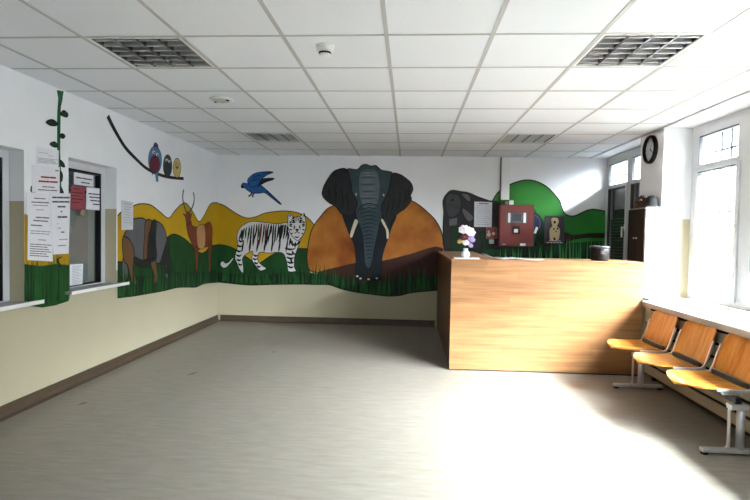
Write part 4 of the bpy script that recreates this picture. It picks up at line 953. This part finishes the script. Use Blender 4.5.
for P in ([(183.3, 189.6), (182.4, 197), (183.6, 205), (186.2, 212.6)], [(193, 192.5), (194, 199), (192.3, 206.6), (189, 212.6)]):
    b = MB(); stroke(b, WL, P, .03, 7.2, 1, False); stroke(b, WL, P, .014, 7.8, 0, False); b.build('horn', [P_G1, P_OUT], an)

# ---- vine and grass between the two reception windows
vi = thing('painted_vine', 'painted green vine, grass and ochre patch between the reception windows', 'painting', (XL, 4.1, .8))
part('patch', P_YEL, vi, WL, 0, [(24.3, 214), (69.3, 214), (69.3, 272), (24.3, 272)], line=0, smooth=False)
b = MB(); b.add([WL(p, 2) for p in ((24.2, 264), (40, 266), (55, 264), (69.3, 265), (69.6, 294), (68.5, 301), (55, 305.5), (42, 307.6), (29, 306), (24.2, 301))], [tuple(range(10))], 0)
blades(b, WL, 25, 69, lerp([(24, 254), (69, 252)]), lerp([(24, 302), (45, 306), (69, 300)]), 54, 2.6, [1, 2, 2, 0], 21, .45)
b.build('grass', [P_GRN, P_BLADED, P_BLADE], vi)
b = MB(); ribbon(b, WL, open_curve([(59.8, 90.6), (60.2, 98), (59, 108), (58.6, 125), (58.6, 149), (59.6, 170), (60.5, 214)]), [.075, .07, .065, .06, .055, .05, .045, .04, .036, .034, .034]+[.032]*20, 2, 0, False)
ribbon(b, WL, open_curve([(57.2, 91), (58.8, 102), (57.6, 112), (57.4, 150)]), .010, 2.6, 1, False); ribbon(b, WL, open_curve([(63, 91), (61.2, 102), (60, 112), (59.6, 150)]), .010, 2.6, 1, False)
b.build('stem', [pm('vine_green', (28, 110, 58), .15), P_OUT], vi)
for P in ([(60, 114), (63.5, 110.4), (67.8, 114), (66.6, 117), (62.5, 116)], [(57.4, 123.6), (52, 119.5), (45.6, 122), (50, 125.4), (55.4, 125.6)], [(59, 136), (62, 133.6), (65, 136), (62.5, 138.4)], [(58, 145.2), (54, 141.8), (49.6, 144), (53, 146.7), (57, 147)],
          [(60, 160), (63.6, 163.4), (64.4, 167), (60.5, 165.5)], [(60.2, 171), (62.4, 175), (61.8, 180.5), (60, 181)], [(60, 186), (62.4, 190), (63.4, 194), (60, 193)], [(30.6, 191.5), (31.2, 186), (32.6, 190.5), (34, 185), (35, 191.8)]):
    part('leaf', pm('leaf_dark', (20, 46, 30), .25), vi, WL, 3, P, line=.008)
part('squiggle', [P_BRN, P_OUT], vi, WL, 2.3, [(62, 256.5), (58, 260), (61, 266), (60, 266.5), (56.6, 260)], line=.006)

# ---- branch with three birds
bh = thing('painted_branch', 'painting of three birds on a black branch on the white left wall', 'painting', at(145, 168, 0, XL))
b = MB(); P = open_curve([(107.7, 116), (114.5, 129.7), (124.7, 146.7), (135.7, 158.6), (146, 168), (157.8, 174), (169.7, 177.3), (183.6, 178.6)]); n = len(P)
ribbon(b, WL, P, [.055-.018*min(1, i/(n*.5)) for i in range(n)], .2, 0, False); b.build('branch', [P_OUT], bh)
def bird(label, cx, cy, rx, ry, body, breast, eyes, er, beak, bw, extra):
    t = part('painted_bird', body, bh, WL, 1, oval(cx, cy, rx, ry), line=.009, label=label)
    if breast: part('breast', breast[0], t, WL, 2, oval(*breast[1:]), line=.008)
    for ex, ey in eyes: part('eye', P_WHT, t, WL, 3, oval(ex, ey, er, er*1.15, 10), line=.006, extra=lambda b, ex=ex, ey=ey: blob(b, WL, oval(ex+.3, ey+.3, er*.4, er*.45, 8), 3.6, 1, 0))
    part('beak', bw, t, WL, 3.2, beak, line=.006, smooth=False)
    if extra: extra(t)
    for q in (-.4, .35):
        b = MB(); stroke(b, WL, [(cx+q*rx, cy+ry*.92), (cx+q*rx, cy+ry*1.12)], .018, 2, 0, False); b.build('foot', [P_OUT], t)
P_WINE = pm('wine', (92, 26, 44), .2); P_SKY = pm('sky_blue', (76, 120, 164), .15); P_DTEAL = pm('dark_teal', (22, 40, 44), .25); P_OL = pm('olive', (52, 74, 44), .2); P_CRM = pm('cream_yellow', (196, 176, 96), .1); P_REDB = pm('beak_red', (150, 50, 34), .1); P_IND = pm('indigo', (52, 48, 98), .2)
def x1(t):
    part('crest', P_IND, t, WL, .5, [(153.4, 148), (154, 144), (155.6, 142.6), (157.6, 144.6), (157.8, 148)], line=.006)
    part('tail', P_SKY, t, WL, 2.4, [(155, 172), (157.8, 172), (158, 181.4), (156, 181.6)], line=.008, smooth=False)
bird('largest painted bird, blue with a wine red breast', 154.9, 160, 6.7, 13.6, P_SKY, (P_WINE, 154.6, 164.2, 5.0, 8.8), [(153.6, 152.2), (157.1, 154.4)], 1.75, [(154.2, 155.6), (156, 156.4), (154.8, 159.4)], P_OUT, x1)
bird('middle painted bird, dark green and black', 167.5, 165.8, 4.4, 11, P_OL, (P_DTEAL, 167.4, 169.4, 3.7, 7.2), [(166.5, 160), (169.2, 161.4)], 1.45, [(166.8, 162.6), (168.8, 163.2), (167.6, 166)], P_OUT, None)
bird('smallest painted bird, cream yellow', 176.9, 168, 3.9, 9.7, P_CRM, None, [(175.6, 163.4), (178.2, 164)], 1.0, [(175.2, 166.4), (178.6, 166.8), (176.9, 169.6)], P_REDB, None)

# ------------------------------------------------------------------ light: bright overcast sky through the windows
w = bpy.data.worlds.new('overcast'); SC.world = w; w.use_nodes = True
bg = w.node_tree.nodes['Background']; bg.inputs[0].default_value = (.93, .97, 1, 1); bg.inputs[1].default_value = 2.5
for y0, y1, x in ((NEAR[0], NEAR[1], XN), (OFF[0], OFF[1], XN), (FAR[0], FAR[1], XFAR)):
    l = bpy.data.lights.new('window_portal', 'AREA'); l.shape = 'RECTANGLE'; l.size = y1-y0; l.size_y = SOF-ZS; l.cycles.is_portal = True
    o = bpy.data.objects.new('window_portal', l); COL.objects.link(o); o.location = (x+.12, (y0+y1)/2, (SOF+ZS)/2)
    o.matrix_world = Matrix(((0, 0, 1, x+.12), (1, 0, 0, (y0+y1)/2), (0, 1, 0, (SOF+ZS)/2), (0, 0, 0, 1)))
# the sun behind thin cloud: a wide bright glow in the sky
el_ = math.radians(46); sd = Vector((.56*math.cos(el_), -.83*math.cos(el_), math.sin(el_))).normalized()
nt = w.node_tree; LK = nt.links.new
tcw = nt.nodes.new('ShaderNodeTexCoord'); dp = nt.nodes.new('ShaderNodeVectorMath'); dp.operation = 'DOT_PRODUCT'; dp.inputs[1].default_value = sd; LK(tcw.outputs['Generated'], dp.inputs[0])
def wm(op, a, bv=0.):
    n = nt.nodes.new('ShaderNodeMath'); n.operation = op
    for q, v in ((0, a), (1, bv)):
        if isinstance(v, (int, float)): n.inputs[q].default_value = v
        else: LK(v, n.inputs[q])
    return n.outputs[0]
th = wm('DIVIDE', wm('ARCCOSINE', wm('MINIMUM', dp.outputs['Value'], 1.)), math.radians(25))
LK(wm('ADD', wm('MULTIPLY', wm('EXPONENT', wm('MULTIPLY', wm('POWER', th, 2.6), -1.)), 1150), 2.6), bg.inputs[1])
bg.inputs[0].default_value = (.85, .935, 1, 1)
vs_ = SC.view_settings; vs_.view_transform = 'Standard'; vs_.look = 'None'; vs_.gamma = 1; vs_.exposure = .84; vs_.use_curve_mapping = False
